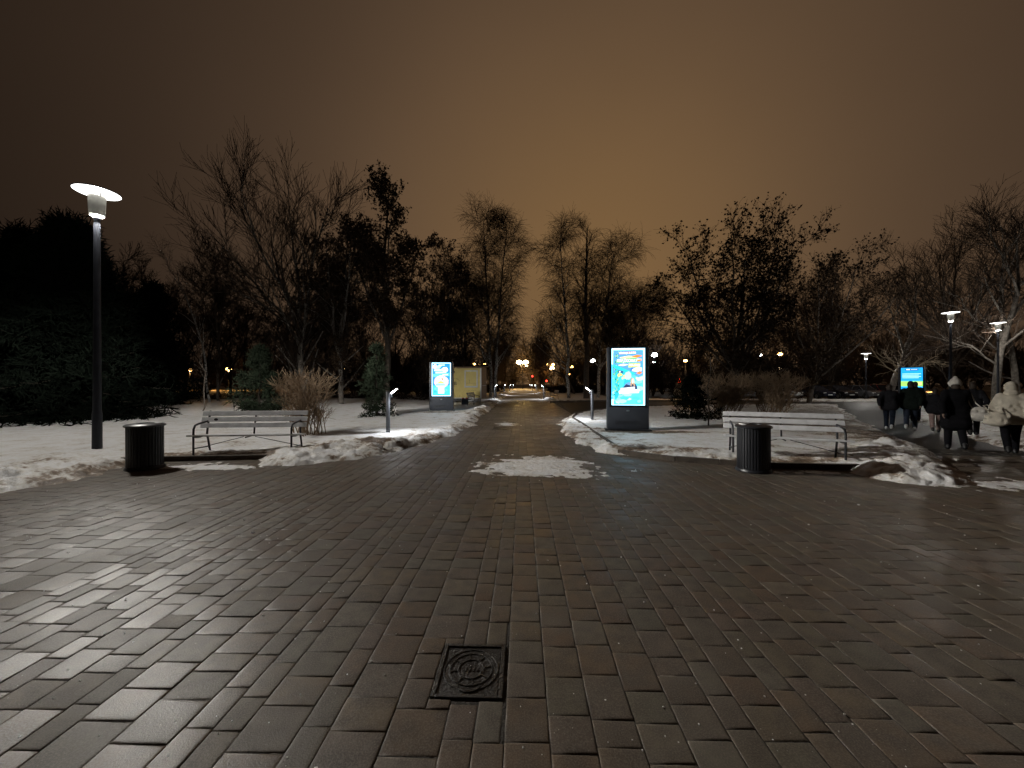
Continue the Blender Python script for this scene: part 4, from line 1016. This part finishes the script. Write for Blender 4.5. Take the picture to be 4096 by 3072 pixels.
def tree(name, loc, label, specs, levels, bark, twig, seed, leaves=None, cat='tree', group=None, nthick=1, leafmat='leaf', K=9, wob=.06, scale=1.0):
    rg = np.random.default_rng(seed)
    t = empty(name, loc, 0, label, cat, group)
    P, R = limbs(specs, rg, K, wob)
    parts = [tube_arrays(P, R, 9)]
    lv = crown_levels(rg, P, R, levels)
    for p, r, s in lv[:nthick]: parts.append(tube_arrays(p, r, s))
    obj('trunk', raw_mesh('trunk', *merge(parts), smooth=True), bark, t)
    if lv[nthick:]: obj('crown', raw_mesh('crown', *merge([tube_arrays(p, r, s) for p, r, s in lv[nthick:]])), twig, t)
    if leaves:
        n, size, sp_ = leaves; co, q = leaf_quads(rg, lv[-1][0], n, size, spread=sp_); obj('leaves', raw_mesh('leaves', co, q), MAT[leafmat], t)
    t.scale = (scale,) * 3
    return t
def fork(H, cr, fz, n, r0, rg, lean=(0, 0), up=.55):
    """trunk to the fork, then n limbs spreading out and up"""
    f = np.array([lean[0] * .3, lean[1] * .3, fz]); sp_ = [([(0, 0, -.1), (f[0] * .3, f[1] * .3, fz * .5), tuple(f)], r0, r0 * .72)]
    for k in range(n):
        a = 2 * PI * (k + rg.random() * .6) / n; rad = cr * rg.uniform(.45, .85); h = fz + (H - fz) * rg.uniform(.66, .95)
        if k == 0: rad *= .25; h = H * .97
        e = np.array([lean[0] + rad * math.cos(a), lean[1] + rad * math.sin(a), h]); m = f + (e - f) * np.array([.55, .55, .42])
        st = f - np.array([0, 0, rg.uniform(0, fz * .25)])
        sp_.append(([tuple(st), tuple(m), tuple(e)], r0 * rg.uniform(.42, .6), r0 * .10))
    return sp_
BARE = [(9, .18, 1, 38, 10, 4.8, 6, .10, .10, .55, .018, .45, .3, 5), (8, .12, 1, 38, 11, 2.4, 5, .10, .10, .6, .016, .40, .2, 3), (6, .1, 1, 34, 12, 1.3, 3, .08, .10, .65, .0125, .35, .1, 3)]
WEEP = [(40, .18, .99, 46, 9, 5.6, 7, .14, .06, .42, .018, .60, .2, 5), (10, .15, 1, 42, 12, 2.0, 4, .0, .12, .6, .014, .35, .1, 3), (9, .1, 1, 42, 16, 1.7, 4, -.34, .10, .7, .0115, .3, 0, 3)]
LEAFY = [(9, .20, 1, 42, 10, 3.8, 6, .08, .10, .5, .018, .45, .3, 5), (9, .15, 1, 40, 12, 1.8, 4, .08, .13, .6, .012, .40, .2, 3), (8, .1, 1, 40, 14, .85, 3, .05, .14, .65, .010, .4, .1, 3)]
def sc_levels(lv, s): return [tuple(list(l[:5]) + [l[5] * s] + list(l[6:])) for l in lv]
T_ = np.random.default_rng
# the big spreading tree on the left: pale trunk, one limb leaning far left
rg = T_(101)
sp_ = [([(0, 0, -.1), (-.15, 0, 3), (-.1, 0, 5.6)], .34, .27), ([(-.1, 0, 5.2), (-1.7, -.3, 8.4), (-4.2, -.8, 11.5), (-7.2, -1.5, 15.2)], .20, .03), ([(-.1, 0, 5.4), (-.5, .3, 10), (-1.2, .5, 15), (-1.6, .4, 19.6)], .22, .03), ([(-.1, 0, 5.6), (.8, -.6, 10), (1.8, -1.2, 14.2), (3.2, -1.8, 17.4)], .18, .03),
       ([(-.2, 0, 6.5), (-2.6, 1.5, 11), (-4.4, 2.8, 15), (-5.2, 3.2, 18.4)], .16, .025), ([(-1.2, -.1, 7.6), (-4.2, .5, 9.6), (-7.5, .8, 11.4), (-9.8, 1.2, 13.2)], .12, .02), ([(-.4, .2, 9), (-2.4, -1.6, 13), (-3.4, -2.6, 17), (-3.8, -3.0, 19.2)], .12, .02), ([(.2, -.2, 7.5), (2.4, 1.2, 10), (4.2, 2, 12.2), (5.2, 2.2, 14.0)], .10, .02)]
tree('spreading_tree', (-15.4, 28, 0), 'tall bare tree with a wide broom-like crown and pale forked trunk at the left', sp_, [(13, .15, 1, 36, 9, 5.4, 6, .12, .08, .55, .020, .45, .3, 5), (8, .12, 1, 32, 9, 3.0, 5, .12, .08, .6, .020, .40, .2, 3), (5, .15, 1, 28, 10, 1.7, 3, .10, .08, .65, .0155, .35, .1, 3)], MAT['barkgrey'], MAT['twigdark'], 101, scale=.78)
# leafy dark trees next to it
rg = T_(5)
tree('leafy_tree', (-9.9, 30, 0), 'tall narrow tree with dark dead leaves, highest left of the birches', [([(0, 0, -.1), (.1, 0, 6), (-.2, .1, 11), (.2, 0, 17.4)], .26, .03), ([(0, 0, 4), (1.2, .4, 8), (2.4, .6, 12.5)], .13, .02), ([(0, 0, 5), (-1.5, -.4, 9), (-2.4, -.6, 13)], .13, .02), ([(0, 0, 6.5), (.5, -1.2, 10), (.9, -2, 14.5)], .11, .02)],
     sc_levels(LEAFY, .82), MAT['bark'], MAT['twigdark'], 5, (13000, .17, .07), K=11)
tree('leafy_tree', (-13.1, 29, 0), 'dark tree with dead leaves before the big spreading tree', fork(13.6, 3.6, 4.6, 6, .20, T_(6)), sc_levels(LEAFY, .78), MAT['barkgrey'], MAT['twigdark'], 6, (10000, .16, .07))
tree('leafy_tree', (-6.6, 33, 0), 'slender several-stemmed tree with leaves at its tips behind the left screen', fork(13.2, 3.6, 3.4, 5, .17, T_(8)), sc_levels(LEAFY, .72), MAT['bark'], MAT['twigdark'], 8, (4500, .17, .06))
tree('leafy_tree', (-4.6, 36, 0), 'thin tree with a leafy tip just left of the birches', fork(13.8, 2.6, 4.2, 4, .15, T_(18)), sc_levels(LEAFY, .62), MAT['bark'], MAT['twigdark'], 18, (1800, .16, .06))
# birches
MAT['birch'] = M('birch_bark', (.42, .41, .39), (.035, .03, .028), 7, .8, .3, 25, lo=.50, hi=.60)
def birch(loc, H, lean, label, seed, s=1.0, extra=None):
    sp_ = [([(0, 0, -.1), (lean[0] * .15, 0, H * .33), (lean[0] * .6, lean[1] * .5, H * .66), (lean[0], lean[1], H)], .20, .02)] + (extra or [])
    return tree('birch_tree', loc, label, sp_, sc_levels(WEEP, s), MAT['birch'], MAT['twig'], seed, K=13, group='birches beside the long path')
birch((-2.4, 43, 0), 20.4, (-.9, .3), 'left one of the two birches standing at the left of the path', 21, .98, [([(-.05, 0, 4), (-2.2, .2, 8), (-3.6, .4, 13)], .09, .02)])
birch((-1.85, 42.4, 0), 19.2, (1.2, .2), 'right one of the two birches standing at the left of the path', 22, .88)
birch((6.2, 41.5, 0), 18.0, (-.9, .2), 'birch with weeping twigs just right of the path, left of the dark trunk', 23, .95)
birch((9.6, 42.5, 0), 16.6, (1.8, .2), 'leaning birch with weeping twigs between the dark trunk and the large screen', 24, 1.05, [([(.1, 0, 3), (2.6, .3, 7), (4.8, .6, 11)], .10, .02)])
tree('dark_tree', (8.0, 40.8, 0), 'upright dark trunked tree with short ascending branches right of the path', [([(0, 0, -.1), (.05, 0, 6), (-.05, 0, 12), (.1, 0, 18.4)], .34, .05)], [(30, .28, .98, 34, 8, 3.4, 6, .16, .08, .4, .016, .55, .2, 5), (7, .2, 1, 36, 10, 1.5, 4, .10, .12, .6, .010, .4, .2, 3), (6, .1, 1, 36, 12, .8, 3, .06, .12, .6, .008, .4, .1, 3)], MAT['bark'], MAT['twigdark'], 31, K=12)
tree('leaning_tree', (9.9, 60, 0), 'low leaning tree whose trunk slants left over the long path', [([(0, 0, -.1), (-1.3, 0, 2.6), (-4.0, .2, 4.2), (-7.0, .3, 6.2)], .20, .04), ([(-2.2, 0, 3.2), (-2.4, .5, 6), (-3.2, .8, 8.6)], .10, .02), ([(-4.6, .2, 4.6), (-5, -.4, 7), (-6, -.6, 9)], .07, .02)], sc_levels(BARE, .8), MAT['bark'], MAT['twigdark'], 32)
# right group
tree('leafy_tree', (16.3, 28, 0), 'large round tree full of dark dead leaves behind the round shrubs', fork(14.2, 6.6, 3.2, 8, .30, T_(41), (.4, 0)), [(11, .18, 1, 44, 10, 4.2, 6, .10, .10, .5, .018, .40, .3, 5), (9, .15, 1, 40, 12, 2.0, 4, .10, .13, .6, .013, .40, .2, 3), (8, .1, 1, 40, 14, .95, 3, .05, .14, .65, .010, .4, .1, 3)], MAT['bark'], MAT['twigdark'], 41, (15000, .20, .07), scale=.84)
tree('leafy_tree', (25.8, 33, 0), 'leafy tree with long limbs leaning to the right, right of the large round tree', fork(13.2, 6.6, 2.4, 7, .24, T_(43), (2.2, 0)), sc_levels(LEAFY, 1.0), MAT['bark'], MAT['twigdark'], 43, (9500, .19, .07), scale=.9)
tree('bare_tree', (10.8, 36.8, 0), 'slim bare tree behind the large right screen', fork(9.4, 3.2, 2.6, 5, .13, T_(44)), sc_levels(BARE, .6), MAT['bark'], MAT['twigdark'], 44, (1300, .14, .07))
tree('bare_tree', (40.5, 48.5, 0), 'bare tree left of the bright right lamp', fork(14.4, 5.6, 3.5, 7, .25, T_(45), (1, 0)), sc_levels(BARE, .95), MAT['bark'], MAT['twig'], 45, (2200, .16, .07))
tree('bare_tree', (47.5, 41, 0), 'tall bare tree with fanned branches above the bright right lamp', fork(17.6, 6.4, 5.0, 7, .28, T_(46)), BARE, MAT['bark'], MAT['twig'], 46)
tree('bare_tree', (38.2, 30, 0), 'crooked bare tree with a curved pale trunk at the right edge', [([(0, 0, -.1), (.3, 0, 4), (1.4, 0, 7.4), (2.2, .2, 10), (2.0, .4, 14.4)], .26, .04), ([(1.2, 0, 6.8), (3.4, .4, 9.5), (4.8, .8, 13)], .15, .02), ([(1.8, 0, 8.6), (.2, -.4, 11), (-1.4, -.6, 13.4)], .10, .02), ([(2, .2, 9.6), (4, -1, 11), (6, -1.4, 12)], .09, .02), ([(.2, 0, 3), (-1.6, .3, 4.6), (-3.2, .4, 5.0)], .08, .02)], BARE, MAT['barkgrey'], MAT['twig'], 47)
tree('bare_tree', (41.5, 31, 0), 'pale slanting trunk at the far right edge', [([(0, 0, -.1), (-.8, 0, 4), (-1.4, .2, 9), (-1.0, .2, 13)], .24, .04), ([(-.9, 0, 5), (-3.2, .4, 7), (-4.6, .6, 9)], .10, .02)], sc_levels(BARE, .9), MAT['barkgrey'], MAT['twig'], 48)
tree('bare_tree', (35.6, 36, 0), 'leaning pale trunk behind the blue screen on the right', [([(0, 0, -.1), (1.2, 0, 3.4), (2.6, .2, 7), (3.2, .4, 11)], .28, .05), ([(1.6, 0, 4.4), (.6, 0, 7.5), (.2, .4, 10)], .12, .02)], sc_levels(BARE, .9), MAT['barkgrey'], MAT['twig'], 49)
MAT['barktan'] = M('bark_tan', (.26, .20, .13), (.16, .12, .08), 6, .85, .4, 25)
ps = [([(0, 0, -.1), (.05, 0, 1.4), (0, 0, 2.4)], .17, .14)]
rg = T_(51)
for k in range(9):
    a = 2 * PI * k / 9 + rg.random() * .4; L = rg.uniform(1.6, 2.8); ps.append(([(0, 0, 2.2), (.45 * L * math.cos(a), .45 * L * math.sin(a), 2.5 + rg.uniform(.3, 1.0)), (.95 * L * math.cos(a), .95 * L * math.sin(a), 2.9 + rg.uniform(.2, 2.2))], .075, .02))
tree('pollard_tree', (32.9, 31.8, 0), 'small lopped tree with pale stubby branches just behind the blue screen', ps, [(7, .3, 1, 45, 12, 1.1, 4, .02, .12, .5, .012, .4, .2, 4), (4, .2, 1, 40, 14, .5, 3, .02, .12, .6, .008, .4, .1, 3)], MAT['barktan'], MAT['barktan'], 51)
# thin leaning birch and its neighbour on the left
tree('thin_birch', (-25.4, 32, 0), 'thin leaning birch with a pale bent stem at the left', [([(0, 0, -.1), (-.5, 0, 3.5), (-1.4, 0, 7.2), (-2.9, .1, 11.2)], .10, .025), ([(-1.9, 0, 8.6), (-3.4, .2, 11), (-4.4, .3, 13)], .04, .012)], [(14, .45, 1, 36, 10, 2.2, 5, .05, .10, .5, .010, .4, .1, 4), (8, .2, 1, 40, 12, .9, 4, -.12, .12, .6, .007, .4, 0, 3)], MAT['birch'], MAT['twig'], 61, K=12)
tree('bare_tree', (-27.0, 35, 0), 'small bare tree with a Y shaped fork left of the leaning birch', fork(13.0, 3.4, 6.2, 4, .13, T_(62)), sc_levels(BARE, .62), MAT['bark'], MAT['twigdark'], 62)
tree('sapling', (-17.7, 21.7, 0), 'thin young tree stem on the left lawn behind the left bench', [([(0, 0, -.1), (.05, 0, 1.5), (.0, 0, 3), (.1, 0, 5)], .045, .012)], [(12, .4, 1, 40, 10, .9, 4, .1, .1, .5, .008, .4, .1, 4)], MAT['bark'], MAT['twigdark'], 63, nthick=1)
tree('sapling', (7.3, 14.1, 0), 'thin young tree stem on the right lawn beside the small pine', [([(0, 0, -.1), (.03, 0, .8), (0, 0, 1.6), (.05, 0, 2.6)], .03, .01)], [(16, .35, 1, 42, 10, .55, 4, .1, .1, .5, .006, .4, .1, 4), (4, .2, 1, 40, 12, .25, 3, .1, .1, .6, .004, .4, .1, 3)], MAT['bark'], MAT['twigtan'], 64, nthick=1)
# conifers
def conifer(name, loc, H, r, label, seed, n1=90, n2=16, nd='needle', bottom=.03, droop=-.10, tw=.022, group=None, top=.55):
    rg = np.random.default_rng(seed); t = empty(name, loc, 0, label, 'tree', group)
    P = spline([(0, 0, -.05), (0, 0, H * .5), (0, 0, H)], 8, rg, .02)[None]; R = np.linspace(H * .016 + .02, .015, 8)[None]
    obj('trunk', raw_mesh('trunk', *tube_arrays(P, R, 8), smooth=True), MAT['barkblack'], t)
    tt = bottom + (1 - bottom) * np.sort(rg.random(n1)) ** 1.15; N = n1
    a = np.arange(N) * 2.399 + rg.normal(0, .3, N)
    L = r * (1 - tt) ** .8 * rg.uniform(.45, 1.2, N) + .10
    d = np.stack([np.cos(a), np.sin(a), (tt - .25) * .9], -1); d = unit(d)
    K = 6; Q = np.zeros((N, K, 3)); Q[:, 0, 2] = tt * H
    for k in range(1, K):
        d = unit(d + UPV * (droop if k < 4 else .12) + rg.normal(0, .05, (N, 3))); Q[:, k] = Q[:, k - 1] + d * (L / (K - 1))[:, None]
    RR = np.maximum(L[:, None] * .012 * np.linspace(1, .3, K)[None], .006)
    obj('branches', raw_mesh('branches', *tube_arrays(Q, RR, 4)), MAT['barkblack'], t)
    ln = max(.22, r * .30)
    P2, R2 = grow(rg, Q, RR, n2, .12, 1, 52, 12, ln, 3, -.05, .10, .6, tw, .45)
    R2 = np.full_like(R2, tw) * np.array([1.0, .9, .25])
    P3, R3 = grow(rg, P2, R2, 5, .1, 1, 48, 14, ln * .42, 3, .05, .1, .9, tw * .6, .3); R3 = np.full_like(R3, tw * .75) * np.array([.9, 1.0, .1])
    obj('needles', raw_mesh('needles', *merge([tube_arrays(P2, R2, 3), tube_arrays(P3, R3, 3)])), MAT[nd], t)
    return t
conifer('spruce_tree', (-6.55, 18.4, .03), 3.4, 1.15, 'small dark spruce on the snow behind the left bollard', 71, 62, 20, 'needle', .02, -.10, .012)
conifer('small_pine', (-14.4, 21.7, .03), 3.5, 1.7, 'bushy little pine behind the left bench and shrub', 72, 62, 22, 'needle', .02, .03, .018)
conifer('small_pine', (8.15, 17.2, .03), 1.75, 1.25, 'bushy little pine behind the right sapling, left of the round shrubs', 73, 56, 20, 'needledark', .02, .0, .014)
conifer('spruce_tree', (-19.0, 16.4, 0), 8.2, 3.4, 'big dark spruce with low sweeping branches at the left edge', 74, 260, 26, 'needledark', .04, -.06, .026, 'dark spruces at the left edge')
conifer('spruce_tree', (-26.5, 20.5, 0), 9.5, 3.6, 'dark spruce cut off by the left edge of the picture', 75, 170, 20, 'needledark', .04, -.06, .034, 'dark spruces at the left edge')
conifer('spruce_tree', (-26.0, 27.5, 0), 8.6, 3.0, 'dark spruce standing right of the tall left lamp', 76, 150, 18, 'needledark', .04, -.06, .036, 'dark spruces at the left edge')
# round bare shrubs
def shrub(name, loc, H, r, label, seed, stems=26, flat=.8, group='round clipped bare shrubs', mt='twigtan'):
    rg = np.random.default_rng(seed); t = empty(name, loc, 0, label, 'shrub', group)
    P, R = [], []
    for k in range(stems):
        a = rg.random() * 2 * PI; q = r * rg.random() ** .4 * .92; zt = H * (.62 + .25 * math.sqrt(max(0, 1 - (q / r) ** 2)))
        b = rg.normal(0, .22, 2) * r
        P.append(spline([(b[0], b[1], -.05), (b[0] + q * .30 * math.cos(a), b[1] + q * .30 * math.sin(a), zt * .42), (q * math.cos(a), q * math.sin(a), zt)], 6, rg, .02)); R.append(np.linspace(.016, .006, 6))
    P, R = np.array(P), np.array(R)
    lv = crown_levels(rg, P, R, [(9, .22, 1, 36, 12, H * .28, 4, .10, .08, .6, .0075, .3, .1, 3), (6, .15, 1, 36, 14, H * .14, 3, .08, .10, .7, .0060, .2, .1, 3)])
    obj('stems', raw_mesh('stems', *tube_arrays(P, R, 6), smooth=True), MAT[mt], t)
    # keep twigs inside the clipped dome
    obj('twigs', raw_mesh('twigs', *merge([tube_arrays(p, r_, s) for p, r_, s in lv])), MAT[mt], t)
    return t
shrub('round_shrub', (-6.2, 11.5, .04), 1.95, .95, 'round clipped bare shrub behind the right end of the left bench', 81, 30)
shrub('round_shrub', (10.55, 18.9, .03), 2.15, 1.5, 'left one of the two clipped bare shrubs behind the right bench', 82, 44)
shrub('round_shrub', (12.9, 18.6, .03), 2.15, 1.4, 'right one of the two clipped bare shrubs behind the right bench', 83, 44)
# ------------------------------------------------------------------ woodland masses behind everything
def wood_proto(seed, H, cr, fz):
    rg = np.random.default_rng(seed); P, R = limbs(fork(H, cr, fz, 5, .16, rg), rg, 7, .05)
    lv = crown_levels(rg, P, R, [(8, .2, 1, 38, 10, H * .26, 5, .10, .1, .5, .03, .5, .3, 3), (8, .15, 1, 38, 12, H * .12, 3, .08, .12, .6, .020, .4, .2, 3), (5, .15, 1, 38, 12, H * .06, 2, .08, .12, .6, .016, .3, .2, 3)])
    return merge([tube_arrays(P, R, 5)] + [tube_arrays(p, r, s) for p, r, s in lv])
protos = [wood_proto(200 + k, 13, 4.2, (2.5, 4.0, 5.5)[k]) for k in range(3)]
def bush_proto(seed):
    rg = np.random.default_rng(seed); P, R = [], []
    for k in range(14):
        a = rg.random() * 2 * PI; P.append(spline([(0, 0, -.1), (.5 * math.cos(a), .5 * math.sin(a), .8), (1.1 * math.cos(a), 1.1 * math.sin(a), 1.2 + .8 * rg.random())], 4, rg, .05)); R.append(np.linspace(.025, .012, 4))
    lv = crown_levels(rg, np.array(P), np.array(R), [(7, .1, 1, 45, 14, .9, 3, .05, .12, .6, .012, .3, .1, 3), (6, .1, 1, 40, 14, .45, 2, .0, .12, .6, .011, .3, 0, 3)])
    return merge([tube_arrays(np.array(P), np.array(R), 3)] + [tube_arrays(p, r, s) for p, r, s in lv])
bushes = [bush_proto(300 + k) for k in range(2)]
def mass(name, label, spots, protos_, mt, seed, cat):
    rg = random.Random(seed); parts = []
    for (x, y, s, sz) in spots:
        co, q = protos_[rg.randrange(len(protos_))]; a = rg.random() * 6.28; c_, s_ = math.cos(a), math.sin(a)
        parts.append((np.stack([(co[:, 0] * c_ - co[:, 1] * s_) * s + x, (co[:, 0] * s_ + co[:, 1] * c_) * s + y, co[:, 2] * sz - .05], 1), q))
    return tag(obj(name, raw_mesh(name, *merge(parts)), mt), label, cat, kind='stuff')
wr_ = random.Random(9); sp_l, sp_b = [], []
for k in range(26):
    y = wr_.uniform(40, 82); u = -1.45 + 1.28 * (k + wr_.random()) / 26; x = u * y; f_ = 1.15 if u > -.95 else 1.5
    sp_l.append((x, y, f_ * wr_.uniform(.85, 1.15), f_ * wr_.uniform(.85, 1.1) * (y / 58)))
mass('woodland', 'dark bare woodland reading as one mass behind the left lawn', sp_l, protos, MAT['twigdark'], 1, 'woodland')
for k in range(60):
    y = wr_.uniform(36, 46); u = -1.5 + 1.36 * (k + wr_.random()) / 60; sp_b.append((u * y, y, wr_.uniform(.8, 1.3), wr_.uniform(.18, .38)))
for k in range(18):
    y = wr_.uniform(48, 70); u = -1.5 + 1.36 * (k + wr_.random()) / 18; sp_b.append((u * y, y, wr_.uniform(.9, 1.5), wr_.uniform(.3, .9)))
mass('undergrowth', 'low brown undergrowth along the back of the left lawn', sp_b, bushes, MAT['twigdark'], 2, 'undergrowth')
sp_r = []
for k in range(20):
    y = wr_.uniform(58, 96); u = .16 + 1.25 * (k + wr_.random()) / 20; sp_r.append((u * y, y, wr_.uniform(.9, 1.2), wr_.uniform(.8, 1.05) * (y / 75)))
for k in range(14):
    y = 84 + 4.6 * k; sp_r.append((.026 * y + (4.6 if k % 2 else -4.2) + wr_.uniform(-1.2, 1.2) + (.03 * (y - 60) * (1 if k % 2 else -1)), y, .75, .85 + .004 * (y - 60)))
mass('woodland', 'bare trees reading as one mass beyond the path and the car park', sp_r, protos, MAT['twig'], 3, 'woodland')
sp_h = [(7.2 + 1.3 * (k % 7) + wr_.uniform(-.3, .3), 64 + 3.0 * (k // 7), 1.1, .62) for k in range(21)] + [(-3.0 - 1.2 * (k % 5), 66 + 4 * (k // 5), 1.2, .75) for k in range(20)] + [(-6.5 - 1.6 * k, 45 + wr_.uniform(-2, 3), 1.7, 1.7) for k in range(8)]
mass('hedge', 'dark twiggy hedges on both sides of the far path and behind the trailer', sp_h, bushes, MAT['twigdark'], 4, 'hedge')

# far wood edge that closes the view beyond the road and lamps
sp_w = []
for k in range(70):
    u = -1.42 + 2.84 * (k + wr_.random()) / 70; y = wr_.uniform(128, 165); sp_w.append((u * y, y, wr_.uniform(4.5, 6.5), wr_.uniform(5.0, 8.5)))
mass('woodland', 'far dark wood edge closing the view beyond the road and its lamps', sp_w, bushes, MAT['twig'], 5, 'woodland')
sp_c = []
for k in range(16): sp_c.append((-5.5 - 1.5 * k + wr_.uniform(-.5, .5), wr_.uniform(52, 62), wr_.uniform(1.8, 2.6), wr_.uniform(2.0, 3.4)))
for k in range(20): sp_c.append((10.5 + 1.9 * k + wr_.uniform(-.6, .6), wr_.uniform(52, 64), wr_.uniform(1.6, 2.4), wr_.uniform(1.4, 2.8)))
mass('thicket', 'dark thicket standing behind the trailer, the dark trunk and the parked cars', sp_c, bushes, MAT['twigdark'], 6, 'thicket')
# ------------------------------------------------------------------ far street lamps and signals
def far_lamp(x, y, h, label, m, col=None, watt=0, heads=1, size=.5, arm=1.0):
    t = empty('street_lamp', (x, y, -.05), 0, label, 'street lamp', 'far street lamps')
    MB().tube([(0, 0, 0), (0, 0, h * .6), (0, 0, h)], [.10, .08, .06], 8).build('pole', MAT['pole'], t)
    for k in range(heads):
        sx = (k * 2 - 1) if heads == 2 else 0
        if heads == 2: MB().tube([(0, 0, h - .1), (sx * arm, 0, h + .05)], .04, 6).build('arm', MAT['pole'], t)
        hd = MB().box((sx * arm, 0, h + .13), (size * 1.4, size * .7, .14), bev=.04).build('head', MAT['pole'], t)
        MB().ell((sx * arm, 0, h), (size * .62, size * .5, size * .42), 12, 8).build('lamp_glass', m, hd)
    if watt: point('lamp_light', t, (0, 0, h - .7), watt, col, .3)
    return t
S, Wm, C_ = MAT['lampsod'], MAT['lampwarm'], MAT['lampcool']
def at(px, y): return (px - 512) / 380. * y
for (px, py, y, lab, m, col, watt, heads, size) in (
    (522.4, 362, 118, 'double headed yellow street lamp at the end of the long path', Wm, (1, .62, .2), 8000, 2, 1.5),
    (523.8, 365.5, 138, 'second double headed yellow lamp just below the first at the path end', Wm, (1, .62, .2), 3000, 2, .8),
    (550, 364.3, 125, 'double headed orange lamp right of the path end', S, SODIUM, 3000, 2, .8), (552, 368, 96, 'bright single warm lamp under the orange pair right of the path', Wm, SODIUM, 2400, 1, 1.0),
    (571.8, 366.8, 110, 'single orange lamp left of the dark trunk', S, None, 0, 1, .8), (569.5, 374, 130, 'small orange lamp low beside the dark trunk', S, None, 0, 1, .7),
    (479.6, 363.7, 70, 'orange twin lamp above the yellow trailer roof', S, SODIUM, 900, 2, .45), (593, 360.4, 78, 'white lamp left of the large right screen', C_, None, 0, 1, .85),
    (654.4, 354.6, 62, 'white lamp right of the large right screen, upper', C_, (.9, .95, 1), 500, 1, .8), (653.8, 361.8, 90, 'small white lamp right of the large right screen, lower', C_, None, 0, 1, .5),
    (685.4, 360.2, 36, 'short orange park lamp right of the large screen', S, SODIUM, 150, 1, .28), (760, 354.5, 70, 'small white lamp inside the large round tree', C_, None, 0, 1, .5),
    (780, 353.8, 72, 'orange lamp shining through the right of the large round tree', S, SODIUM, 1500, 1, .7), (780, 368.7, 110, 'small yellow lamp low behind the large round tree', Wm, SODIUM, 900, 1, .8),
    (817.4, 366, 100, 'tiny orange lamp above the parked cars', S, None, 0, 1, .5), (830, 374, 95, 'white lamp on the wood edge above the parked cars', C_, None, 0, 1, .7),
    (951, 343, 48, 'orange street lamp under the bright right lamp', S, SODIUM, 800, 1, .6),
    (189.9, 370, 102, 'orange road lamp at the left, left of the leaning birch', S, SODIUM, 7000, 1, .8), (229, 369, 100, 'brighter orange road lamp at the left, right of the leaning birch', S, SODIUM, 9000, 1, 1.2),
    (344.6, 368.2, 92, 'small pale lamp through the wood left of the small spruce', Wm, None, 0, 1, .5), (406.8, 374.7, 95, 'orange lamp right of the small spruce', S, None, 0, 1, .6), (421, 376.4, 88, 'glowing orange lamp left of the blue screen', S, SODIUM, 700, 1, .9)):
    far_lamp(at(px, y), y, 1.6 + (384 - py) / 380. * y, lab, m, col, watt, heads, size)
def signal(x, y, h, label):
    t = empty('traffic_light', (x, y, -.05), 0, label, 'traffic light')
    MB().tube([(0, 0, 0), (0, 0, h)], .07, 8).build('pole', MAT['pole'], t)
    MB().box((0, 0, h - .1), (.5, .35, 1.2), bev=.05).build('housing', MAT['black'], t)
    MB().ell((0, -.2, h + .2), (.22, .10, .22), 12, 8).build('red_lens', MAT['red'], t)
signal(at(532.3, 112), 112, 3.75, 'red traffic light right of the yellow lamps at the path end')
signal(at(546.5, 104), 104, 2.3, 'lower red signal light above the hedge right of the path')
sg = empty('light_sign', (at(681, 150), 150, 0), 0, 'far red and green illuminated sign left of the little pine on the right', 'sign')
MB().box((-.8, 0, 2.0), (.3, .3, 4.2)).build('post', MAT['pole'], sg)
MB().box((-.8, -.2, 2.5), (.85, .2, 2.8), bev=.05).build('red_panel', E('sign_red', (1, .06, .02), 6), sg)
MB().box((.1, -.2, .62), (1.5, .2, .6), bev=.05).build('cyan_panel', E('sign_cyan', (.1, .75, 1), 5), sg)
MB().box((2.6, -.2, .66), (1.3, .2, .6), bev=.05).build('green_panel', E('sign_green', (.05, 1, .35), 5), sg)
# small scrap of paper on the pavers
rr = random.Random(3); mb = MB(); g_ = [[(i * .02 - .05, j * .02 - .03, .008 + rr.uniform(0, .014)) for i in range(6)] for j in range(4)]
for j in range(3):
    for i in range(5): mb.poly([g_[j][i], g_[j][i + 1], g_[j + 1][i + 1], g_[j + 1][i]])
o = mb.build('paper_scrap', M('white_paper', (.75, .76, .76), None, 9, .6), None, (2.22, 6.92, .0)); autosmooth(o, 60); tag(o, 'small crumpled white paper scrap on the pavers before the large right screen', 'litter')
